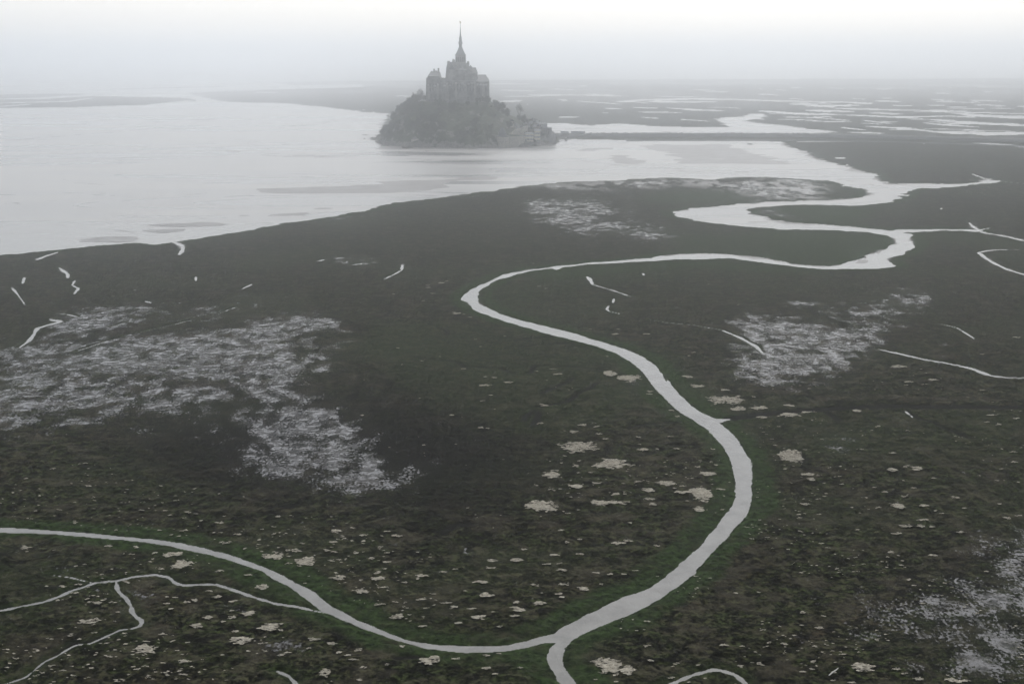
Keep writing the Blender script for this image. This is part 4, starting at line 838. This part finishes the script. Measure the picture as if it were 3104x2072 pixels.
Q = ribbon("causeway", CW, [(-3, -.6), (1, 1.8), (4, 3.2), (9, 4.3), (24, 4.3), (30, 1), (34, -.6)], RIP, "long low stone causeway leading from the island across the flats to the right", "causeway")
ribbon("road", [(x, y) for x, y in CW], [(11, 4.36), (18, 4.38), (22, 4.36)], ROADM, "grey asphalt road along the top of the causeway", "road")
ribbon("embankment", [(1900, 427.5), (2050, 426), (2360, 427), (2700, 432), (3104, 445), (3800, 466)], [(-2, -.6), (1, .9), (6, 1.3), (12, .7), (16, -.6)], RIP, "low dark embankment running in front of the causeway", "embankment")
CARC = [simple_mat("car paint " + n, c, tuple(v * 1.15 for v in c), 1.0, .35, .5) for n, c in (("white", (.6, .6, .6)), ("silver", (.35, .36, .37)), ("dark", (.03, .032, .036)), ("red", (.22, .03, .025)), ("blue", (.04, .07, .16)))]
TYRE = simple_mat("tyre rubber", (.015, .015, .015), (.025, .025, .025), 2.0)
def car_mesh(cm, bus=False):
    b = MB(); L_, W_, H_ = (11.5, 2.5, 3.0) if bus else (4.2, 1.75, 1.45)
    if bus:
        b.box(-W_ / 2, W_ / 2, -L_ / 2, L_ / 2, .4, H_); b.frus(-W_ / 2, W_ / 2, -L_ / 2, L_ / 2, H_, -W_ / 2 + .2, W_ / 2 - .2, -L_ / 2 + .2, L_ / 2 - .2, H_ + .18)
        b.cur = 1; b.box(-W_ / 2 - .02, W_ / 2 + .02, -L_ / 2 + .5, L_ / 2 - .5, 1.5, 2.5); b.box(-W_ / 2 + .2, W_ / 2 - .2, -L_ / 2 - .02, L_ / 2 + .02, 1.3, 2.6)
    else:
        b.frus(-W_ / 2, W_ / 2, -L_ / 2, L_ / 2, .3, -W_ / 2 + .05, W_ / 2 - .05, -L_ / 2 + .05, L_ / 2 - .05, .85)
        b.cur = 1; b.frus(-W_ / 2 + .06, W_ / 2 - .06, -1.15, 1.75, .85, -W_ / 2 + .28, W_ / 2 - .28, -.5, 1.35, 1.38)
        b.cur = 0; b.box(-W_ / 2 + .27, W_ / 2 - .27, -.52, 1.37, 1.38, 1.45)
    b.cur = 2
    for sx in (-1, 1):
        for yy in (-L_ * .31, L_ * .31):
            n = 10; V = [(sx * (W_ / 2 - .2 + .22 * k), yy + .33 * math.cos(6.283 * i / n), .33 + .33 * math.sin(6.283 * i / n)) for k in (0, 1) for i in range(n)]
            b.add(V, [(i, (i + 1) % n, n + (i + 1) % n, n + i) for i in range(n)] + [tuple(range(n, 2 * n))])
    return b.build("parked_car" if not bus else "coach", [cm, GLASSD, TYRE], mesh_only=True)
CM = [car_mesh(c) for c in CARC]
qx = np.array([q[0] for q in Q]); qy = np.array([q[1] for q in Q]); rc = random.Random(8)
cn = ("white", "silver", "dark", "red", "blue")
for x0, x1 in ((1790, 2075), (2185, 2460)):
    px_ = x0
    while px_ < x1:
        px_ += rc.choice((6.3, 6.3, 6.5, 7, 12, 20)); k = rc.choice((0, 0, 1, 1, 2, 2, 2, 3, 4)); X = at(px_, 405, 2030)[0]; Y = float(np.interp(X, qx, qy)) + 12.5
        o = link("parked_car", CM[k]); o.location = (X, Y, YW + 4.37); o.rotation_euler = (0, 0, rc.uniform(-.1, .1) + (math.pi if rc.random() < .4 else 0))
        side = "nearer the island" if x0 < 2000 else "farther from the island"
        tag(o, f"{cn[k]} car parked side-on in the causeway row {side}", "car", f"{cn[k]} parked cars {side}")
cm = car_mesh(CARC[0], True)
for px_, off, rz_, lab in ((1766, 2, 1.1, "white coach parked slantwise at the island end of the causeway"), (1748, 10, 1.45, "second white coach just left of the slanting coach"), (1716, 16, 1.6, "white coach parked nearest to the village gate")):
    X = at(px_, 405, 2020)[0]; Y = float(np.interp(X, qx, qy)) + 12; o = link("coach", cm); o.location = (X, Y, YW + 4.37); o.rotation_euler = (0, 0, rz_); tag(o, lab, "coach")
def hut():
    X, Y = gnd(1715, 425, YW); o = empty("stone_hut", "small square stone hut on the shore in front of the causeway end", "hut", loc=(X, Y, YW))
    w = MB(); w.box(-1.9, 1.9, 0, 4, -.5, 2.6); w.build("wall", STONE, o); w = MB(); w.roof(-1.9, 1.9, 0, 4, 2.6, 3.9, .8, .8, .25); w.build("roof", STONE_L, o); w = MB(); w.box(-.5, .5, -.05, .05, 0, 1.9); w.build("door", GLASSD, o)
hut()
# ------------------------------------------------------------------ bleached straw left by the tide
STRAW = simple_mat("bleached straw", (0.27, 0.245, 0.195), (0.50, 0.465, 0.385), 1.6, 0.95, 0.05, 0.1, 6)
def straw_add(b, x, y, w, d, r, dens=1.0):
    "ragged mat of straw w metres wide and d deep lying on the turf"
    arms = 1 if w < 1.2 else (2 + int(w * .7)); w *= 1.25; d *= 1.2; n = int(min(1500, (3 + w * d * (11.0 if w < 3 else 14.0)) * dens)); k = 7
    for q in range(arms):
        u = x + (r.random() - .5) * w * .55; v = y + (r.random() - .5) * d * .5; hd = r.uniform(-.5, .5) + (math.pi if r.random() < .5 else 0)
        for i in range(max(2, n // arms)):
            hd += r.gauss(0, .8); st = .16 + .22 * r.random(); u += math.cos(hd) * st; v += math.sin(hd) * st * .8
            if ((u - x) / w * 2) ** 2 + ((v - y) / d * 2) ** 2 > .25 + 1.3 * float(vnoise(np.array([u * .7]), np.array([v * .45]), 13)[0]): u = x + (u - x) * .55; v = y + (v - y) * .55; hd += 2.2
            zz, sdv = ground_z(u, v)
            if sdv < 1.2: continue
            s = (.08 + .22 * r.random() ** 2) * (1.3 if w > 3 else 1.0); V = [(u, v, zz + .26)]; e = .45 + .4 * r.random()
            for j in range(k):
                t = 6.283 * j / k; rr = s * (.35 + 1.1 * r.random()); V.append((u + math.cos(t) * rr * 1.4, v + math.sin(t) * rr * e, zz + .12 + .1 * r.random()))
            b.add(V, [(0, 1 + j, 1 + (j + 1) % k) for j in range(k)])
rs = random.Random(21)
def mppx(y): g = gnd(CX, y); return math.hypot(g[1], CAMH) / FPX, (gnd(CX, y - 1)[1] - g[1])
BIGS = [('E', 1480, 1690, 1218, 1316, "largest pale straw mat, left of the winding creek"), ('E', 1645, 1930, 1345, 1400, "long thin pale straw mat just below the largest mat"), ('E', 1362, 1450, 1428, 1475, "small oval straw mat left below the long thin mat"),
        ('H', 1405, 1578, 272, 350, "broken straw mat above the centre of the lower meadow"), ('H', 1888, 2060, 1392, 1496, "bright straw mat right of the forked creek at the bottom"), ('H', 2065, 2150, 1440, 1505, "smaller straw mat joined right of the bright mat at the bottom"),
        ('F', 765, 880, 1265, 1372, "compact straw mat on the right bank of the winding creek"), ('F', 300, 545, 942, 1000, "wide straw mat beside the creek above the straight ditch"), ('I', 0, 120, 180, 292, "tall straw mat inside the right bend of the creek"),
        ('I', 0, 70, 320, 358, "low straw mat just below the tall mat inside the bend"), ('G', 1235, 1350, 690, 758, "straw mat between the big creek and the small creek at lower left"), ('G', 2115, 2230, 670, 730, "straw mat above the big creek at the lower left"), ('G', 1880, 2000, 645, 690, "flat straw mat left of the mat above the big creek"),
        ('G', 1840, 1950, 1140, 1200, "straw mat below the junction of the two creeks"), ('G', 950, 1085, 1305, 1350, "broad straw mat near the bottom left of the meadow"), ('G', 2275, 2333, 1450, 1545, "tall straw mat at the bottom left of centre"), ('I', 1130, 1270, 1425, 1475, "straw mat near the bottom edge at right"),
        ('I', 1385, 1480, 296, 335, "straw mat in the meadow right of the creek bend"), ('E', 1830, 1965, 800, 850, "speckled straw mat touching the left bank above the bend"), ('H', 640, 770, 1375, 1430, "straw mat just below the lowest curve of the creek"), ('E', 1745, 1815, 782, 815, "small straw mat left of the speckled mat")]
for zk, x0, x1, y0, y1, lab in BIGS:
    zx, zy, k = Z[zk]; cx_, cy_ = zx + (x0 + x1) / 2 * k, zy + (y0 + y1) / 2 * k; X, Y = gnd(cx_, cy_); mx, my = mppx(cy_)
    b = MB(); straw_add(b, X, Y, (x1 - x0) * k * mx, (y1 - y0) * k * my, rs, 1.0)
    o = b.build("straw_mat", STRAW); tag(o, lab, "straw mat", "large mats of bleached straw")
SM = [('H', [(470, 520, 50), (165, 470, 35), (45, 490, 80), (25, 570, 60), (100, 545, 20), (405, 495, 40), (485, 523, 55), (230, 522, 60), (240, 560, 30), (185, 640, 40), (365, 600, 30), (412, 645, 30), (35, 637, 40), (20, 697, 50), (410, 705, 60), (295, 690, 40), (385, 760, 40), (345, 785, 50), (340, 828, 85), (55, 820, 80), (650, 805, 75), (800, 778, 50), (885, 760, 30), (530, 855, 35), (390, 888, 45), (228, 912, 80), (728, 932, 38), (655, 972, 60), (955, 915, 30), (1075, 850, 105), (1100, 945, 80), (1145, 697, 65), (1140, 750, 60), (1325, 690, 90), (1590, 658, 70), (1370, 615, 50), (1625, 720, 35), (1640, 765, 55), (1535, 725, 45), (1455, 870, 45), (1320, 993, 50), (1480, 1003, 85), (1620, 935, 70), (1640, 960, 40), (1795, 892, 75), (1925, 865, 40), (1660, 863, 60), (1335, 1045, 80), (1305, 1095, 65), (1050, 1098, 80), (995, 1038, 60), (880, 1030, 70), (820, 993, 60), (650, 1165, 60), (470, 1098, 80), (355, 1008, 50), (910, 1145, 50), (1210, 1165, 30), (2050, 572, 90), (2110, 555, 60), (2005, 230, 70), (1890, 152, 60), (1745, 175, 90), (2245, 200, 75), (2275, 298, 60), (1900, 290, 110), (2000, 288, 160), (1635, 487, 45), (1770, 548, 35), (2255, 262, 60), (1680, 570, 30), (1565, 100, 80), (2130, 430, 30), (1890, 780, 50), (1975, 797, 50), (2165, 765, 40), (2080, 797, 40), (2310, 597, 45), (1765, 660, 60), (25, 1285, 70), (65, 1350, 40), (165, 1400, 70), (130, 1365, 45), (205, 1325, 50), (410, 1440, 35), (235, 1453, 40), (210, 1540, 35), (515, 1305, 40), (895, 1392, 50), (1110, 1365, 40), (1195, 1360, 30), (1110, 1460, 60), (1170, 1505, 35), (1345, 1460, 40), (2235, 1305, 50), (2270, 1410, 30), (1880, 1540, 30), (2110, 1510, 30)]),
      ('G', [(370, 48, 40), (605, 15, 30), (180, 122, 30), (625, 168, 40), (1140, 176, 25), (895, 198, 20), (1325, 358, 40), (1385, 375, 40), (1240, 275, 20), (1420, 418, 30), (1550, 430, 50), (1135, 483, 35), (1300, 488, 40), (1960, 383, 45), (1930, 460, 45), (1935, 515, 40), (1855, 478, 25), (1690, 513, 60), (1610, 577, 60), (2030, 628, 40), (2095, 632, 60), (2310, 628, 50), (1850, 635, 30), (2140, 575, 35), (2115, 742, 25), (2050, 720, 35), (180, 607, 60), (190, 635, 25), (385, 628, 15), (760, 597, 50), (958, 605, 50), (1085, 645, 40), (1205, 655, 120), (1550, 778, 60), (1745, 800, 45), (1860, 885, 80), (435, 882, 50), (325, 885, 30), (525, 930, 60), (905, 850, 40), (685, 1000, 55), (735, 980, 25), (1175, 950, 25), (1240, 960, 40), (1180, 1005, 45), (1315, 990, 40), (1385, 980, 50), (1200, 1048, 35), (1480, 912, 50), (1540, 955, 70), (1645, 983, 50), (1755, 1068, 90), (1640, 1055, 40), (1570, 1137, 35), (1645, 1100, 60), (1660, 1200, 45), (1460, 1102, 70), (1380, 1162, 90), (1990, 1152, 30), (1980, 1188, 40), (1700, 1262, 130), (620, 1130, 120), (880, 1213, 40), (760, 1235, 25), (665, 1208, 25), (1140, 1218, 40), (845, 1253, 20), (1325, 1275, 30), (760, 1280, 30), (2220, 1252, 80), (1980, 1365, 70), (2035, 1350, 40), (1300, 1408, 70), (1285, 1360, 25), (2180, 1325, 30), (970, 1472, 40), (1330, 1530, 20), (1290, 1500, 50), (840, 1560, 30), (105, 1388, 40), (815, 1130, 20), (835, 1057, 25)]),
      ('I', [(95, 88, 80), (30, 40, 25), (190, 195, 50), (800, 90, 70), (835, 132, 40), (790, 300, 60), (745, 378, 30), (1405, 60, 60), (1495, 35, 40), (1570, 55, 60), (1690, 120, 40), (1350, 213, 35), (1300, 325, 35), (1485, 240, 50), (1555, 188, 35), (1630, 310, 60), (1760, 368, 40), (1600, 455, 60), (1690, 460, 40), (1435, 505, 65), (1155, 482, 25), (1890, 500, 50), (2160, 298, 40), (2290, 385, 50), (2215, 398, 60), (1910, 330, 30), (1380, 635, 55), (765, 1068, 40), (755, 1158, 20), (890, 1180, 55), (635, 1285, 35), (225, 1300, 50), (450, 920, 20), (295, 925, 30), (120, 825, 10), (915, 1090, 30), (460, 1430, 50), (325, 1440, 40), (755, 1480, 45), (845, 1412, 45), (985, 1483, 40), (1420, 1465, 60), (1590, 1530, 75), (1835, 1545, 90), (1120, 1553, 50), (980, 1548, 40), (1485, 1500, 30), (1925, 1550, 60), (1790, 1510, 30), (2080, 775, 30), (1690, 660, 60), (1205, 720, 20), (1215, 258, 20), (1855, 250, 50), (1705, 345, 30), (1620, 410, 80), (1500, 455, 70)]),
      ('F', [(400, 905, 60), (480, 1022, 90), (620, 1018, 110), (585, 950, 30), (820, 1002, 60), (810, 1060, 120), (940, 1040, 80), (1235, 1038, 60), (640, 1075, 60), (230, 880, 80), (160, 820, 60), (60, 1035, 40), (95, 1275, 35), (325, 1280, 30), (60, 1200, 25), (230, 1390, 30), (290, 1435, 90), (350, 1380, 20), (30, 1495, 90), (140, 1510, 40), (240, 1540, 130), (380, 1535, 50), (2100, 1062, 70), (2250, 1085, 40), (2140, 1122, 40), (2060, 1105, 30), (1470, 1305, 45), (1470, 1412, 60), (1620, 1395, 60), (1620, 1410, 50), (1600, 1525, 30), (1350, 1525, 30), (1540, 1480, 20), (2230, 1300, 40), (2240, 1362, 40), (1565, 1165, 20), (940, 1440, 60), (950, 1470, 50), (1370, 1135, 30), (1730, 842, 60), (1570, 855, 60), (1500, 758, 80), (2035, 678, 30), (2250, 570, 50), (1990, 575, 20), (490, 362, 15), (300, 234, 12), (205, 668, 20), (180, 690, 20), (1650, 770, 15), (2040, 905, 30)]),
      ('E', [(1755, 690, 20), (1415, 770, 35), (1440, 805, 50), (1310, 790, 20), (990, 822, 30), (1040, 825, 40), (1130, 855, 50), (985, 872, 70), (1015, 935, 25), (970, 972, 30), (850, 772, 35), (765, 1065, 30), (960, 1147, 35), (1000, 1147, 20), (1335, 1117, 40), (1045, 1025, 15), (1360, 997, 50), (1600, 1125, 60), (1690, 1137, 30), (1750, 1212, 35), (1705, 1180, 40), (1545, 1170, 50), (1490, 1162, 20), (2165, 1035, 30), (2200, 1070, 30), (2030, 912, 40), (2025, 930, 30), (1960, 1205, 30), (1965, 1250, 20), (1990, 1282, 60), (2080, 1278, 25), (2195, 1278, 30), (1555, 1388, 45), (1495, 1325, 25), (1580, 1350, 15), (1695, 1497, 50), (1560, 1515, 80), (1405, 1537, 35), (1460, 1530, 20), (1310, 1508, 20), (1860, 1500, 20), (1955, 1487, 50), (2150, 1500, 70), (2025, 1545, 60), (2230, 1555, 90), (1410, 1415, 20), (1440, 1420, 20), (430, 640, 20), (695, 690, 12), (580, 718, 20), (455, 745, 8), (205, 1065, 25), (595, 1255, 25), (570, 958, 12), (800, 418, 50), (850, 425, 20), (890, 445, 25), (655, 293, 30), (625, 255, 30), (620, 240, 25), (705, 225, 30), (740, 213, 20), (590, 340, 20), (405, 298, 15), (1110, 563, 15), (925, 583, 10), (955, 632, 15), (2010, 550, 40), (1810, 550, 50), (1830, 520, 30), (1650, 520, 20), (1370, 262, 15), (1325, 247, 20), (1290, 103, 15)])]
b = MB()
for zk, L_ in SM:
    zx, zy, k = Z[zk]
    for x, y, w_ in L_:
        sx, sy = zx + x * k, zy + y * k; X, Y = gnd(sx, sy); mx, my = mppx(sy); w = max(.5, w_ * k * mx)
        straw_add(b, X, Y, w, w * (.45 + .5 * rs.random()), rs, 1.0)
n = 0
while n < 1200:
    sx, sy = rs.uniform(-150, 3250), 1130 + 960 * rs.random() ** .8; X, Y = gnd(sx, sy)
    d = float(fbm(np.array([X / 30]), np.array([Y / 30]), 61, 3)[0])
    if d < .52 or (600 < sx < 1650 and sy < 1560 and rs.random() < .93): continue
    n += 1; w = rs.choice((.2, .3, .3, .45, .45, .7, 1.1)); straw_add(b, X, Y, w, w * .7, rs, .6)
tag(b.build("straw_debris", STRAW), "small scattered scraps of bleached straw all over the salt marsh", "straw", kind="stuff")
# driftwood
X, Y = gnd(2104 + 988 * .42863, 1400 + 1484 * .42863); zz, _ = ground_z(X, Y)
w = MB(); w.tube([(-1.3, -1.6, .05), (-.4, -.5, .15), (.5, .6, .12), (1.2, 1.5, .2)], [.12, .15, .13, .07], 7); w.tube([(.5, .6, .12), (.9, .5, .35)], [.06, .02], 5)
o = w.build("driftwood_log", simple_mat("bleached driftwood", (.4, .39, .36), (.55, .54, .5), 2)); o.location = (X, Y, zz + .25); tag(o, "single straight bleached driftwood log near the bottom edge at right", "log")
# ------------------------------------------------------------------ haze
def build_haze():
    x, y0, y1, z0, z1 = 46000, -46000, 46000, -3.2, 190
    me = bpy.data.meshes.new("haze")
    V = [(a, b, c) for c in (z0, z1) for b in (y0, y1) for a in (-x, x)]
    me.from_pydata(V, [], [(0, 2, 3, 1), (4, 5, 7, 6), (0, 1, 5, 4), (2, 6, 7, 3), (0, 4, 6, 2), (1, 3, 7, 5)])
    m = bpy.data.materials.new("sea haze"); m.use_nodes = True; nt = m.node_tree; nt.nodes.clear()
    o = nt.nodes.new('ShaderNodeOutputMaterial'); v = nt.nodes.new('ShaderNodeVolumePrincipled')
    v.inputs['Color'].default_value = (0.93, 0.957, 0.99, 1); v.inputs['Density'].default_value = HAZE
    v.inputs['Anisotropy'].default_value = 0.925
    nt.links.new(v.outputs[0], o.inputs['Volume']); me.materials.append(m)
    tag(link("haze", me), "pale sea haze over the bay", "haze", kind="stuff")
HAZE = 0.00031
build_haze()
